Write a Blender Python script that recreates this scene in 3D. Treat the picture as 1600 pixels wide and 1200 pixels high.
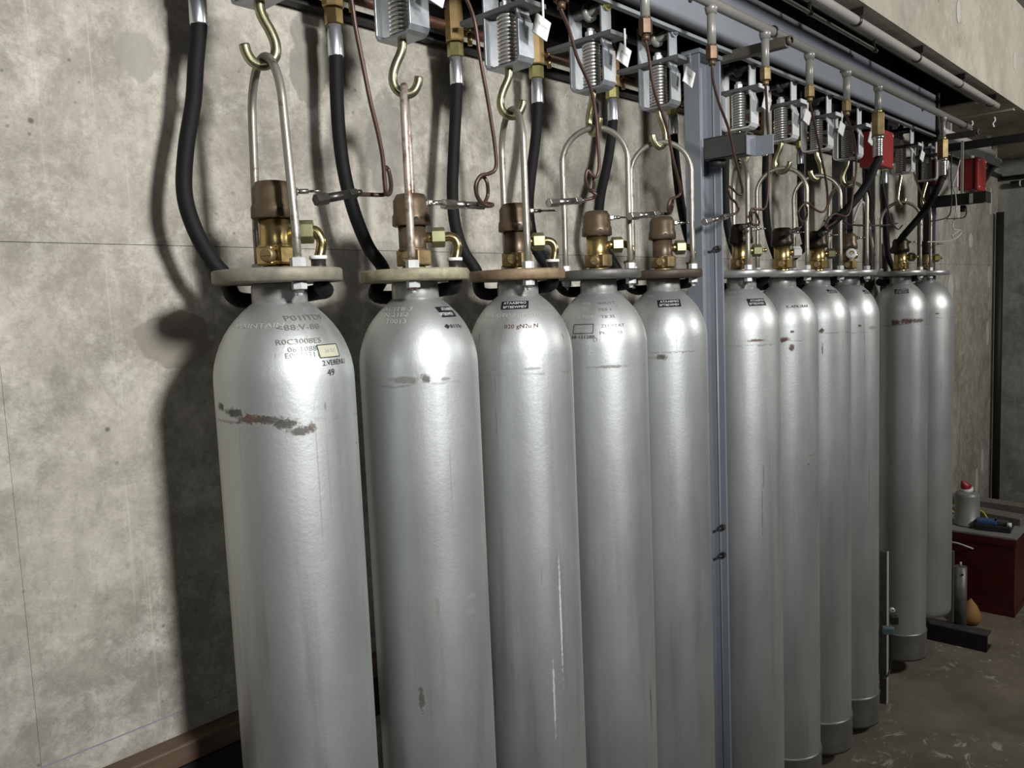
import bpy, math, random
from mathutils import Vector, Matrix
random.seed(7)
C = bpy.context.scene.collection
R_ = math.radians
pi = math.pi
scene = bpy.context.scene
for o in list(bpy.data.objects): bpy.data.objects.remove(o)

# ------------------------------------------------------------------ camera
FPX = 1279.397
FWD = Vector((0.7322586827, 0.6739275678, -0.0980757615))
RGT = Vector((0.6735866366, -0.7379382007, -0.0415722850))
UPV = Vector((0.1003905600, 0.0356208556, 0.9943102585))
CAM = Vector((0.0, -1.2087146, 1.8100740))
cd = bpy.data.cameras.new('camera'); cam = bpy.data.objects.new('camera', cd); C.objects.link(cam)
m = Matrix((RGT, UPV, -FWD)).transposed().to_4x4(); m.translation = CAM
cam.matrix_world = m
cd.sensor_width = 36.0; cd.lens = FPX / 1600 * 36.0; cd.clip_start = 0.05
scene.camera = cam

# ------------------------------------------------------------------ light, world, exposure
vs = scene.view_settings
vs.view_transform = 'Standard'; vs.look = 'None'; vs.exposure = -0.12; vs.gamma = 1.0; vs.use_curve_mapping = False
w = bpy.data.worlds.new('world'); scene.world = w; w.use_nodes = True
w.node_tree.nodes['Background'].inputs[0].default_value = (0.8, 0.85, 0.9, 1)
w.node_tree.nodes['Background'].inputs[1].default_value = 0.02
def area(name, loc, target, sx, sy, power, col):
    d = bpy.data.lights.new(name, 'AREA'); d.shape = 'RECTANGLE'; d.size = sx; d.size_y = sy; d.energy = power; d.color = col
    o = bpy.data.objects.new(name, d); C.objects.link(o); o.location = loc
    o.rotation_euler = (Vector(target) - Vector(loc)).to_track_quat('-Z', 'Y').to_euler()
    return o
def flood(name, loc, target, cone, radius, power, col):
    d = bpy.data.lights.new(name, 'SPOT'); d.shadow_soft_size = radius; d.energy = power; d.color = col
    d.spot_size = math.radians(cone); d.spot_blend = 1.0
    o = bpy.data.objects.new(name, d); C.objects.link(o); o.location = loc
    o.rotation_euler = (Vector(target) - Vector(loc)).to_track_quat('-Z', 'Y').to_euler(); return o
flood('room_flood_lamp', (0.62, -2.45, 2.62), (1.1, 0.2, 2.2), 94, 0.17, 420, (1.0, 0.99, 0.965))
flood('far_flood_lamp', (4.1, -3.0, 2.9), (4.5, 0.0, 2.35), 140, 0.25, 300, (1.0, 0.98, 0.94))
flood('near_flood_lamp', (-0.9, -2.2, 2.5), (0.8, 0.2, 1.9), 130, 0.2, 22, (1.0, 0.99, 0.97))

# ------------------------------------------------------------------ materials
def mat(name, col, rough=0.5, metal=0.0, bump=0.0, bscale=60, var=0.0, vscale=8, col2=None, spec=0.5, stretch=(1, 1, 1), thresh=None, coat=0):
    m = bpy.data.materials.new(name); m.use_nodes = True
    nt = m.node_tree; N = nt.nodes; L = nt.links; b = N['Principled BSDF']
    b.inputs['Base Color'].default_value = (*col, 1); b.inputs['Roughness'].default_value = rough
    b.inputs['Metallic'].default_value = metal; b.inputs['Specular IOR Level'].default_value = spec
    tc = N.new('ShaderNodeTexCoord'); mp = N.new('ShaderNodeMapping'); mp.inputs['Scale'].default_value = stretch
    L.new(tc.outputs['Object'], mp.inputs[0])
    if var or col2:
        n = N.new('ShaderNodeTexNoise'); n.inputs['Scale'].default_value = vscale; n.inputs['Detail'].default_value = 6; n.inputs['Roughness'].default_value = 0.65
        L.new(mp.outputs[0], n.inputs['Vector'])
        r = N.new('ShaderNodeValToRGB'); L.new(n.outputs[0], r.inputs[0])
        c2 = col2 if col2 else tuple(c * (1 - var) for c in col)
        lo, hi = thresh if thresh else (0.35, 0.65)
        r.color_ramp.elements[0].position = lo; r.color_ramp.elements[1].position = hi
        r.color_ramp.elements[0].color = (*c2, 1); r.color_ramp.elements[1].color = (*col, 1)
        L.new(r.outputs[0], b.inputs['Base Color'])
    if bump:
        n2 = N.new('ShaderNodeTexNoise'); n2.inputs['Scale'].default_value = bscale; n2.inputs['Detail'].default_value = 3
        L.new(tc.outputs['Object'], n2.inputs['Vector'])
        bp = N.new('ShaderNodeBump'); bp.inputs['Strength'].default_value = bump; bp.inputs['Distance'].default_value = 0.002
        L.new(n2.outputs[0], bp.inputs['Height']); L.new(bp.outputs[0], b.inputs['Normal'])
    return m

def mixc(nt, a, b_, fac):
    n = nt.nodes.new('ShaderNodeMix'); n.data_type = 'RGBA'
    for s, v in ((6, a), (7, b_)):
        if isinstance(v, tuple): n.inputs[s].default_value = (*v, 1)
        else: nt.links.new(v, n.inputs[s])
    if isinstance(fac, float): n.inputs[0].default_value = fac
    else: nt.links.new(fac, n.inputs[0])
    return n.outputs[2]
def mth(nt, op, a, b_=None, c_=None, clamp=False):
    n = nt.nodes.new('ShaderNodeMath'); n.operation = op; n.use_clamp = clamp
    for i, v in enumerate((a, b_, c_)):
        if v is None: continue
        if isinstance(v, (int, float)): n.inputs[i].default_value = v
        else: nt.links.new(v, n.inputs[i])
    return n.outputs[0]
def noise(nt, vec, scale, detail=5, rough=0.6, sc=None, dist=0.0):
    if sc:
        mp = nt.nodes.new('ShaderNodeMapping'); mp.inputs['Scale'].default_value = sc; nt.links.new(vec, mp.inputs[0]); vec = mp.outputs[0]
    n = nt.nodes.new('ShaderNodeTexNoise'); n.inputs['Scale'].default_value = scale; n.inputs['Detail'].default_value = detail
    n.inputs['Roughness'].default_value = rough; n.inputs['Distortion'].default_value = dist
    nt.links.new(vec, n.inputs['Vector']); return n.outputs[0]
def ramp(nt, f, lo, hi, a=0.0, b_=1.0):
    n = nt.nodes.new('ShaderNodeMapRange'); n.inputs[1].default_value = lo; n.inputs[2].default_value = hi
    n.inputs[3].default_value = a; n.inputs[4].default_value = b_; nt.links.new(f, n.inputs[0]); return n.outputs[0]

def concrete(name, base, dark, light, stains=(), streak=0.8):
    m = bpy.data.materials.new(name); m.use_nodes = True; nt = m.node_tree; b = nt.nodes['Principled BSDF']
    geo = nt.nodes.new('ShaderNodeNewGeometry'); P = geo.outputs['Position']
    big = noise(nt, P, 2.0, 10, 0.75, dist=0.2); mid = noise(nt, P, 10, 10, 0.80, dist=0.25); fine = noise(nt, P, 55, 8, 0.7)
    col = mixc(nt, dark, base, ramp(nt, big, 0.43, 0.57))
    col = mixc(nt, col, light, mth(nt, 'MULTIPLY', ramp(nt, mid, 0.48, 0.66), 0.75))
    vein = mth(nt, 'ABSOLUTE', mth(nt, 'SUBTRACT', noise(nt, P, 42, 8, 0.8, dist=0.4), 0.5))
    col = mixc(nt, col, tuple(min(1, c * 1.12) for c in light), mth(nt, 'MULTIPLY', ramp(nt, vein, 0.0, 0.03, 1.0, 0.0), 0.20))
    md2 = noise(nt, P, 26, 10, 0.85, dist=0.2); col = mixc(nt, col, dark, mth(nt, 'MULTIPLY', ramp(nt, md2, 0.50, 0.62), 0.6))
    if streak:
        st = noise(nt, P, 5.5, 6, 0.65, (1.7, 1.7, 0.16)); col = mixc(nt, col, dark, mth(nt, 'MULTIPLY', ramp(nt, st, 0.53, 0.66), 0.45 * streak))
        st2 = noise(nt, P, 11, 6, 0.7, (3.2, 3.2, 0.07)); col = mixc(nt, col, light, mth(nt, 'MULTIPLY', ramp(nt, st2, 0.60, 0.68), 0.5 * streak))
    blot = noise(nt, P, 3.1, 10, 0.78, dist=0.2); col = mixc(nt, col, tuple(c * 0.62 for c in dark), mth(nt, 'MULTIPLY', ramp(nt, blot, 0.52, 0.68), 0.68))
    col = mixc(nt, col, tuple(c * 0.7 for c in base), mth(nt, 'MULTIPLY', ramp(nt, fine, 0.55, 0.75), 0.6))
    vo = nt.nodes.new('ShaderNodeTexVoronoi'); vo.inputs['Scale'].default_value = 14; nt.links.new(P, vo.inputs['Vector'])
    pit = ramp(nt, vo.outputs['Distance'], 0.035, 0.085, 1.0, 0.0)
    gate = ramp(nt, noise(nt, P, 4.0, 2, 0.5), 0.5, 0.56); pit = mth(nt, 'MULTIPLY', pit, gate)
    col = mixc(nt, col, tuple(c * 0.25 for c in dark), mth(nt, 'MULTIPLY', pit, 0.75))
    vo2 = nt.nodes.new('ShaderNodeTexVoronoi'); vo2.inputs['Scale'].default_value = 38; nt.links.new(P, vo2.inputs['Vector'])
    pit2 = mth(nt, 'MULTIPLY', ramp(nt, vo2.outputs['Distance'], 0.06, 0.16, 1.0, 0.0), ramp(nt, noise(nt, P, 6.0, 4, 0.6), 0.54, 0.60))
    col = mixc(nt, col, tuple(c * 0.45 for c in dark), mth(nt, 'MULTIPLY', pit2, 0.7))
    for (x, z, rx, rz, cc, amt) in stains:
        sp = nt.nodes.new('ShaderNodeSeparateXYZ'); nt.links.new(P, sp.inputs[0])
        nn = mth(nt, 'MULTIPLY', mth(nt, 'SUBTRACT', noise(nt, P, 16, 6, 0.6), 0.5), 1.5)
        dx = mth(nt, 'DIVIDE', mth(nt, 'SUBTRACT', sp.outputs[0], x), rx); dz = mth(nt, 'DIVIDE', mth(nt, 'SUBTRACT', sp.outputs[2], z), rz)
        d = mth(nt, 'ADD', mth(nt, 'SQRT', mth(nt, 'ADD', mth(nt, 'MULTIPLY', dx, dx), mth(nt, 'MULTIPLY', dz, dz))), nn)
        col = mixc(nt, col, cc, mth(nt, 'MULTIPLY', ramp(nt, d, 0.9, 1.0, 1.0, 0.0), amt))
    nt.links.new(col, b.inputs['Base Color']); b.inputs['Roughness'].default_value = 0.82; b.inputs['Specular IOR Level'].default_value = 0.3
    bp = nt.nodes.new('ShaderNodeBump'); bp.inputs['Strength'].default_value = 0.5; bp.inputs['Distance'].default_value = 0.004
    h = mth(nt, 'SUBTRACT', mth(nt, 'ADD', mid, mth(nt, 'MULTIPLY', fine, 0.3)), mth(nt, 'MULTIPLY', pit, 0.8))
    nt.links.new(h, bp.inputs['Height']); nt.links.new(bp.outputs[0], b.inputs['Normal'])
    return m

def tank_paint(name, seed, seam, marks=(), seam_amt=0.6, seam_tilt=0.0, z0=0.0, scr=0.5):
    """silver paint; marks = (angle, z, half width in metres, half height, colour, amount) of rust and scuffs"""
    m = bpy.data.materials.new(name); m.use_nodes = True; nt = m.node_tree; b = nt.nodes['Principled BSDF']
    tc = nt.nodes.new('ShaderNodeTexCoord'); mp = nt.nodes.new('ShaderNodeMapping'); mp.inputs['Location'].default_value = (seed * 3.1, seed * 1.7, seed * 2.3)
    O = tc.outputs['Object']; nt.links.new(O, mp.inputs[0]); P = mp.outputs[0]
    sp = nt.nodes.new('ShaderNodeSeparateXYZ'); nt.links.new(O, sp.inputs[0]); x, y, z = sp.outputs
    big = noise(nt, P, 4, 6, 0.6, (1, 1, 0.5)); col = mixc(nt, (0.50, 0.525, 0.525), (0.60, 0.625, 0.62), ramp(nt, big, 0.35, 0.65))
    st = noise(nt, P, 22, 5, 0.6, (1, 1, 0.06)); col = mixc(nt, col, (0.28, 0.285, 0.275), mth(nt, 'MULTIPLY', ramp(nt, st, 0.52, 0.70), 0.45 * scr))
    st2 = noise(nt, P, 45, 4, 0.6, (1, 1, 0.05)); col = mixc(nt, col, (0.14, 0.14, 0.13), mth(nt, 'MULTIPLY', ramp(nt, st2, 0.68, 0.73), 0.8 * scr))
    ang = mth(nt, 'ARCTAN2', y, x)
    # thin weld seam under the shoulder
    wob = mth(nt, 'MULTIPLY', mth(nt, 'SUBTRACT', noise(nt, P, 18, 5, 0.7), 0.5), 0.03)
    sz = mth(nt, 'ADD', mth(nt, 'SUBTRACT', z, seam), mth(nt, 'ADD', wob, mth(nt, 'MULTIPLY', x, seam_tilt)))
    line = ramp(nt, mth(nt, 'ABSOLUTE', sz), 0.0008, 0.003, 1.0, 0.0)
    line = mth(nt, 'MULTIPLY', line, ramp(nt, noise(nt, P, 18, 5, 0.75), 0.45, 0.6))
    col = mixc(nt, col, (0.12, 0.115, 0.10), mth(nt, 'MULTIPLY', line, seam_amt))
    met = mth(nt, 'SUBTRACT', 0.80, mth(nt, 'MULTIPLY', line, 0.2))
    rough = None
    for (a, mz, hw, hh, cc, amt) in marks:
        da = mth(nt, 'MULTIPLY', mth(nt, 'SUBTRACT', ang, a), 0.1145)
        dx = mth(nt, 'DIVIDE', da, hw); dz = mth(nt, 'DIVIDE', mth(nt, 'SUBTRACT', z, mz), hh)
        nn = mth(nt, 'MULTIPLY', mth(nt, 'SUBTRACT', noise(nt, P, 85, 7, 0.8), 0.5), 3.4)
        d = mth(nt, 'ADD', mth(nt, 'SQRT', mth(nt, 'ADD', mth(nt, 'MULTIPLY', dx, dx), mth(nt, 'MULTIPLY', dz, dz))), nn)
        f = mth(nt, 'MULTIPLY', ramp(nt, d, 0.7, 1.25, 1.0, 0.0), amt)
        col = mixc(nt, col, cc, f); met = mth(nt, 'MULTIPLY', met, mth(nt, 'SUBTRACT', 1.0, f))
    nt.links.new(col, b.inputs['Base Color']); nt.links.new(met, b.inputs['Metallic'])
    b.inputs['Specular IOR Level'].default_value = 0.5
    nt.links.new(ramp(nt, big, 0.3, 0.7, 0.45, 0.51), b.inputs['Roughness'])
    peel = noise(nt, P, 130, 4, 0.65); dent = noise(nt, P, 30, 4, 0.6)
    h = mth(nt, 'ADD', mth(nt, 'MULTIPLY', peel, 0.5), mth(nt, 'MULTIPLY', dent, 0.5))
    bp = nt.nodes.new('ShaderNodeBump'); bp.inputs['Strength'].default_value = 0.38; bp.inputs['Distance'].default_value = 0.0015
    nt.links.new(h, bp.inputs['Height']); nt.links.new(bp.outputs[0], b.inputs['Normal'])
    return m

M = {}
M['wall'] = concrete('wall_concrete', (0.435, 0.41, 0.355), (0.26, 0.243, 0.205), (0.61, 0.585, 0.525),
    stains=[(0.695, 1.775, 0.070, 0.05, (0.22, 0.20, 0.165), 0.8), (0.30, 1.55, 0.022, 0.02, (0.25, 0.23, 0.2), 0.5), (0.66, 2.27, 0.035, 0.045, (0.30, 0.285, 0.25), 0.7),
            (1.02, 2.32, 0.05, 0.10, (0.17, 0.165, 0.145), 0.6), (1.22, 2.16, 0.07, 0.12, (0.20, 0.19, 0.17), 0.55), (0.82, 1.45, 0.05, 0.09, (0.22, 0.17, 0.12), 0.6)])
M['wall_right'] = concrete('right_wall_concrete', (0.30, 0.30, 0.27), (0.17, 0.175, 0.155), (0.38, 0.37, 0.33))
M['soffit'] = concrete('soffit_concrete', (0.46, 0.43, 0.36), (0.30, 0.27, 0.22), (0.58, 0.55, 0.48), streak=False)
M['beamface'] = concrete('downstand_concrete', (0.52, 0.49, 0.41), (0.40, 0.37, 0.31), (0.60, 0.57, 0.49), streak=0.35)
M['recess_shade'] = mat('shaded_recess_concrete', (0.03, 0.029, 0.026), 0.9, bump=0.4, var=0.5)  # concrete with the recess's shade put into its colour
M['floor'] = mat('floor_concrete', (0.21, 0.18, 0.135), 0.7, bump=0.5, bscale=25, col2=(0.12, 0.10, 0.072), vscale=3)
def add_floor_scuffs():
    nt = M['floor'].node_tree; b = nt.nodes['Principled BSDF']; src = b.inputs['Base Color'].links[0].from_socket
    P = nt.nodes.new('ShaderNodeNewGeometry').outputs['Position']
    s = noise(nt, P, 9, 8, 0.75, dist=1.2); g = noise(nt, P, 1.3, 3, 0.5)
    f = mth(nt, 'MULTIPLY', ramp(nt, s, 0.57, 0.62), ramp(nt, g, 0.38, 0.55))
    nt.links.new(mixc(nt, src, (0.50, 0.47, 0.41), mth(nt, 'MULTIPLY', f, 0.8)), b.inputs['Base Color'])
add_floor_scuffs()
M['patch'] = mat('plaster_patch_white', (0.62, 0.60, 0.56), 0.8, var=0.12)
M['room'] = mat('room_paint', (0.24, 0.24, 0.235), 0.9, var=0.15, vscale=1)
M['ceil'] = mat('ceiling_concrete', (0.24, 0.235, 0.22), 0.9, var=0.2, vscale=2)
M['brass'] = mat('brass', (0.56, 0.43, 0.19), 0.30, 0.95, bump=0.15, col2=(0.38, 0.28, 0.12), vscale=14)
M['brassdull'] = mat('dull_brass', (0.33, 0.245, 0.12), 0.5, 0.7, bump=0.2, col2=(0.19, 0.135, 0.07), vscale=30)
M['bronze'] = mat('brown_bronze', (0.150, 0.108, 0.066), 0.40, 0.45, bump=0.2, col2=(0.085, 0.060, 0.038), vscale=22)
M['bronzedark'] = mat('darkened_bronze', (0.045, 0.035, 0.022), 0.4, 0.7, bump=0.2, var=0.4)
M['yellowzinc'] = mat('yellow_zinc', (0.50, 0.47, 0.20), 0.3, 0.8, bump=0.1, col2=(0.36, 0.34, 0.14), vscale=25)
M['olive'] = mat('olive_zinc', (0.30, 0.30, 0.17), 0.42, 0.7, bump=0.1, col2=(0.20, 0.20, 0.10), vscale=20)
M['hooksteel'] = mat('passivated_hook_steel', (0.42, 0.41, 0.25), 0.3, 0.9, bump=0.1, col2=(0.30, 0.28, 0.19), vscale=18)
M['rod'] = mat('painted_rod', (0.36, 0.345, 0.30), 0.36, 0.65, bump=0.2, col2=(0.12, 0.075, 0.045), vscale=42, thresh=(0.28, 0.42))
M['rodrust'] = mat('rusty_rod', (0.46, 0.40, 0.35), 0.45, 0.5, bump=0.3, col2=(0.13, 0.07, 0.045), vscale=38, thresh=(0.36, 0.52))
M['galv'] = mat('galvanised_steel', (0.50, 0.53, 0.56), 0.38, 0.75, bump=0.15, col2=(0.36, 0.39, 0.42), vscale=16)
M['galvlight'] = mat('bright_galvanised_steel', (0.70, 0.72, 0.73), 0.45, 0.3, bump=0.1, col2=(0.6, 0.62, 0.63), vscale=16)
M['lever'] = mat('grey_painted_lever', (0.17, 0.18, 0.185), 0.45, 0.3, var=0.2)
M['spring'] = mat('spring_steel', (0.66, 0.65, 0.62), 0.3, 0.8)
M['chrome'] = mat('nickel_plated', (0.58, 0.57, 0.54), 0.25, 0.95, bump=0.1, col2=(0.36, 0.35, 0.32), vscale=30)
M['darksteel'] = mat('dark_oxidised_fitting', (0.10, 0.095, 0.085), 0.38, 0.8, var=0.4, vscale=30)
M['whitetag'] = mat('white_tag', (0.72, 0.73, 0.73), 0.5)
M['ink'] = mat('black_ink', (0.015, 0.015, 0.018), 0.5)
M['greyink'] = mat('grey_print', (0.35, 0.35, 0.36), 0.6)
M['sticker'] = mat('black_sticker', (0.012, 0.013, 0.02), 0.4)
M['stickertext'] = mat('white_sticker_print', (0.66, 0.67, 0.68), 0.6)
M['browntext'] = mat('brown_stencil', (0.10, 0.025, 0.008), 0.6)
M['stamp'] = mat('stamped_highlight', (0.66, 0.67, 0.66), 0.4, 0.5)
M['stampdark'] = mat('stamped_shade', (0.25, 0.26, 0.25), 0.4, 0.5)
M['plateyellow'] = mat('pale_yellow_print', (0.50, 0.50, 0.38), 0.5, 0.2)
M['rubber'] = mat('black_rubber', (0.006, 0.006, 0.0065), 0.7, bump=0.35, bscale=220, var=0.3, spec=0.25)
M['elbow'] = mat('brass_elbow', (0.42, 0.36, 0.18), 0.25, 0.95, bump=0.1, col2=(0.26, 0.21, 0.10), vscale=22)
M['brassblock'] = mat('brown_brass_block', (0.34, 0.245, 0.11), 0.42, 0.6, bump=0.1, col2=(0.25, 0.17, 0.07), vscale=14)
M['alu'] = mat('aluminium_ferrule', (0.66, 0.68, 0.72), 0.3, 0.85, bump=0.1)
M['copper'] = mat('oxidised_copper_tube', (0.105, 0.060, 0.048), 0.42, 0.5, col2=(0.06, 0.038, 0.032), vscale=25)
M['coppernut'] = mat('oxidised_brass_nut', (0.17, 0.105, 0.065), 0.45, 0.55, col2=(0.10, 0.062, 0.04), vscale=30)
M['flangecream'] = mat('cream_chipped_plate', (0.40, 0.37, 0.25), 0.6, 0.1, bump=0.4, col2=(0.20, 0.18, 0.12), vscale=24)
M['flangeolive'] = mat('weathered_grey_plate', (0.30, 0.28, 0.22), 0.6, 0.2, bump=0.4, col2=(0.16, 0.15, 0.115), vscale=20)
M['flangebrown'] = mat('brown_corroded_plate', (0.30, 0.22, 0.13), 0.6, 0.2, bump=0.4, col2=(0.16, 0.105, 0.065), vscale=26)
M['flangegrey'] = mat('dull_grey_plate', (0.17, 0.165, 0.15), 0.5, 0.5, bump=0.2, var=0.4, vscale=20)
M['flangedark'] = mat('dark_brown_plate', (0.10, 0.075, 0.055), 0.55, 0.4, bump=0.2, var=0.4, vscale=20)
M['flangesilver'] = mat('silver_plate', (0.42, 0.425, 0.42), 0.4, 0.6, bump=0.2, var=0.2, vscale=20)
M['bluegrey'] = mat('blue_grey_paint', (0.225, 0.245, 0.28), 0.42, 0.1, bump=0.08, var=0.12, vscale=5)
M['bluelight'] = mat('light_blue_grey_paint', (0.33, 0.36, 0.385), 0.38, 0.15, bump=0.08, var=0.12, vscale=5)
M['greypipe'] = mat('grey_painted_pipe', (0.27, 0.265, 0.245), 0.34, 0.15, bump=0.06, var=0.12, vscale=12)
M['darkpipe'] = mat('dark_grey_pipe', (0.085, 0.085, 0.085), 0.45, 0.3, var=0.3)
M['rustpipe'] = mat('brown_manifold_pipe', (0.11, 0.05, 0.032), 0.5, 0.4, bump=0.2, var=0.5, vscale=20)
M['armolive'] = mat('olive_grey_steel', (0.115, 0.105, 0.082), 0.5, 0.2, var=0.3, bump=0.1)
M['conduit'] = mat('light_conduit', (0.50, 0.48, 0.45), 0.45, 0.1, var=0.1)
M['black'] = mat('black_painted_steel', (0.012, 0.012, 0.012), 0.6)
M['red'] = mat('red_paint', (0.30, 0.028, 0.028), 0.45, var=0.12)
M['reddark'] = mat('dark_red_cabinet_paint', (0.065, 0.005, 0.006), 0.4, var=0.3, vscale=6)
M['greytop'] = mat('grey_cabinet_top', (0.23, 0.225, 0.21), 0.6, var=0.25, vscale=9)
M['cangrey'] = mat('grey_can_paint', (0.25, 0.25, 0.23), 0.45, 0.2, var=0.15)
M['yellow'] = mat('yellow_cord', (0.55, 0.52, 0.06), 0.5)
M['blue'] = mat('blue_plastic', (0.04, 0.09, 0.22), 0.45)
M['blackplastic'] = mat('black_plastic', (0.018, 0.018, 0.02), 0.4)
M['orange'] = mat('orange_fabric', (0.36, 0.19, 0.05), 0.7, var=0.3)
M['wood'] = mat('brown_timber', (0.13, 0.088, 0.058), 0.6, bump=0.4, bscale=30, col2=(0.085, 0.05, 0.032), vscale=6, stretch=(1, 8, 8))
M['woodgrey'] = mat('grey_weathered_board', (0.17, 0.155, 0.13), 0.7, bump=0.3, var=0.3, vscale=8, stretch=(1, 6, 6))
M['white'] = mat('white_plastic', (0.75, 0.75, 0.73), 0.45)
M['teal'] = mat('teal_grey_tape', (0.10, 0.16, 0.17), 0.5)
M['bluechalk'] = mat('blue_chalk', (0.24, 0.24, 0.31), 0.9)
M['footring'] = mat('dull_silver_foot', (0.27, 0.275, 0.27), 0.42, 0.55, bump=0.2, var=0.3, vscale=16)

# ------------------------------------------------------------------ mesh builder
class MB:
    def __init__(s): s.v = []; s.f = []; s.sm = []
    def add(s, vs, fs, smooth=False):
        b = len(s.v); s.v += [tuple(v) for v in vs]
        for f in fs: s.f.append(tuple(b + i for i in f)); s.sm.append(smooth)
        return s
    def box(s, c, size, rot=None, taper=None):
        hx, hy, hz = (d / 2 for d in size); R = rot if rot else Matrix.Identity(3); c = Vector(c)
        vs = [c + R @ Vector((x * hx, y * hy, z * hz)) for x in (-1, 1) for y in (-1, 1) for z in (-1, 1)]
        return s.add(vs, [(0, 1, 3, 2), (4, 6, 7, 5), (0, 4, 5, 1), (2, 3, 7, 6), (0, 2, 6, 4), (1, 5, 7, 3)])
    def span(s, a, b): return s.box([(a[i] + b[i]) / 2 for i in range(3)], [abs(a[i] - b[i]) for i in range(3)])
    def lathe(s, prof, c=(0, 0, 0), axis=(0, 0, 1), n=32, smooth=True, caps=True, phase=0.0):
        ax = Vector(axis).normalized(); q = Vector((0, 0, 1)).rotation_difference(ax).to_matrix(); c = Vector(c)
        vs = []; fs = []
        for r, z in prof:
            for k in range(n):
                a = phase + 2 * pi * k / n; vs.append(c + q @ Vector((r * math.cos(a), r * math.sin(a), z)))
        for i in range(len(prof) - 1):
            for k in range(n):
                k2 = (k + 1) % n; fs.append((i * n + k, i * n + k2, (i + 1) * n + k2, (i + 1) * n + k))
        s.add(vs, fs, smooth)
        if caps:
            b = len(s.v) - len(vs); s.f.append(tuple(b + k for k in reversed(range(n)))); s.sm.append(False)
            t = b + (len(prof) - 1) * n; s.f.append(tuple(t + k for k in range(n))); s.sm.append(False)
        return s
    def cyl(s, a, b, r, n=20, r2=None, smooth=True):
        a = Vector(a); b = Vector(b); return s.lathe([(r, 0), (r if r2 is None else r2, (b - a).length)], a, b - a, n, smooth)
    def hexa(s, a, b, r, phase=0.3):
        a = Vector(a); b = Vector(b); L = (b - a).length
        return s.lathe([(r * 0.93, 0), (r, 0.08 * r), (r, L - 0.08 * r), (r * 0.93, L)], a, b - a, 6, False, phase=phase)
    def tube(s, pts, r, n=12, caps=True):
        pts = [Vector(p) for p in pts]; m_ = len(pts); T = []
        for i in range(m_):
            a = pts[max(i - 1, 0)]; b = pts[min(i + 1, m_ - 1)]; T.append((b - a).normalized())
        u = T[0].orthogonal().normalized(); vs = []; fs = []
        for i in range(m_):
            if i: u = (T[i - 1].rotation_difference(T[i]).to_matrix() @ u); u = (u - T[i] * u.dot(T[i])).normalized()
            v = T[i].cross(u)
            for k in range(n):
                a = 2 * pi * k / n; vs.append(pts[i] + (u * math.cos(a) + v * math.sin(a)) * r)
        for i in range(m_ - 1):
            for k in range(n):
                k2 = (k + 1) % n; fs.append((i * n + k, i * n + k2, (i + 1) * n + k2, (i + 1) * n + k))
        s.add(vs, fs, True)
        if caps:
            b = len(s.v) - len(vs); s.f.append(tuple(b + k for k in reversed(range(n)))); s.sm.append(False)
            t = b + (m_ - 1) * n; s.f.append(tuple(t + k for k in range(n))); s.sm.append(False)
        return s
    def strip(s, pts, w_, t, wdir, closed=False):
        """bent flat bar: centre line pts, thickness t in the bend plane, width w_ along wdir"""
        pts = [Vector(p) for p in pts]; wd = Vector(wdir).normalized(); vs = []; fs = []
        for i, p in enumerate(pts):
            T = (pts[min(i + 1, len(pts) - 1)] - pts[max(i - 1, 0)]).normalized(); nrm = T.cross(wd).normalized()
            for a, b in ((-1, -1), (1, -1), (1, 1), (-1, 1)): vs.append(p + wd * (a * w_ / 2) + nrm * (b * t / 2))
        for i in range(len(pts) - 1):
            for k in range(4):
                k2 = (k + 1) % 4; fs.append((i * 4 + k, i * 4 + k2, (i + 1) * 4 + k2, (i + 1) * 4 + k))
        fs.append((3, 2, 1, 0)); e = (len(pts) - 1) * 4; fs.append((e, e + 1, e + 2, e + 3))
        return s.add(vs, fs)
    def build(s, name, m, parent=None, origin=None, bevel=0.0, kind=None):
        me = bpy.data.meshes.new(name)
        o0 = Vector(origin) if origin is not None else Vector((0, 0, 0))
        me.from_pydata([Vector(v) - o0 for v in s.v], [], s.f)
        me.polygons.foreach_set('use_smooth', s.sm); me.materials.append(m)
        me.update()
        import bmesh
        bm = bmesh.new(); bm.from_mesh(me); bmesh.ops.recalc_face_normals(bm, faces=bm.faces); bm.to_mesh(me); bm.free()
        o = bpy.data.objects.new(name, me); C.objects.link(o); o.location = o0
        if parent: o.parent = parent
        if bevel:
            md = o.modifiers.new('bevel', 'BEVEL'); md.width = bevel; md.segments = 2; md.limit_method = 'ANGLE'; md.angle_limit = R_(40)
        if kind: o['kind'] = kind
        return o
GROUPS = {'gas_cylinder': 'silver gas cylinders hanging in a row', 'rubber_hose': 'black rubber hoses behind the cylinders', 'brass_valve': 'brass valve blocks along the wall pipe',
          'copper_tube': 'copper tubes hanging from the header pipe', 'junction_box': 'red junction boxes', 'steel_column': 'steel columns under the beam', 'brass_coupling': 'large brass couplings'}
def thing(name, label, cat, loc=(0, 0, 0), group=None):
    o = bpy.data.objects.new(name, None); C.objects.link(o); o.location = loc; o.empty_display_size = 0.05
    o['label'] = label; o['category'] = cat
    group = group or GROUPS.get(name)
    if group: o['group'] = group
    return o
def tag(o, label, cat, group=None):
    o['label'] = label; o['category'] = cat
    if group: o['group'] = group
    return o
def smooth(pts, n=8):
    P = [Vector(p) for p in pts]; out = []
    Q = [2 * P[0] - P[1]] + P + [2 * P[-1] - P[-2]]
    for i in range(1, len(Q) - 2):
        for k in range(n):
            t = k / n; a, b, c, d = Q[i - 1], Q[i], Q[i + 1], Q[i + 2]
            out.append(0.5 * ((2 * b) + (c - a) * t + (2 * a - 5 * b + 4 * c - d) * t * t + (3 * b - a - 3 * c + d) * t ** 3))
    out.append(P[-1]); return out
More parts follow.
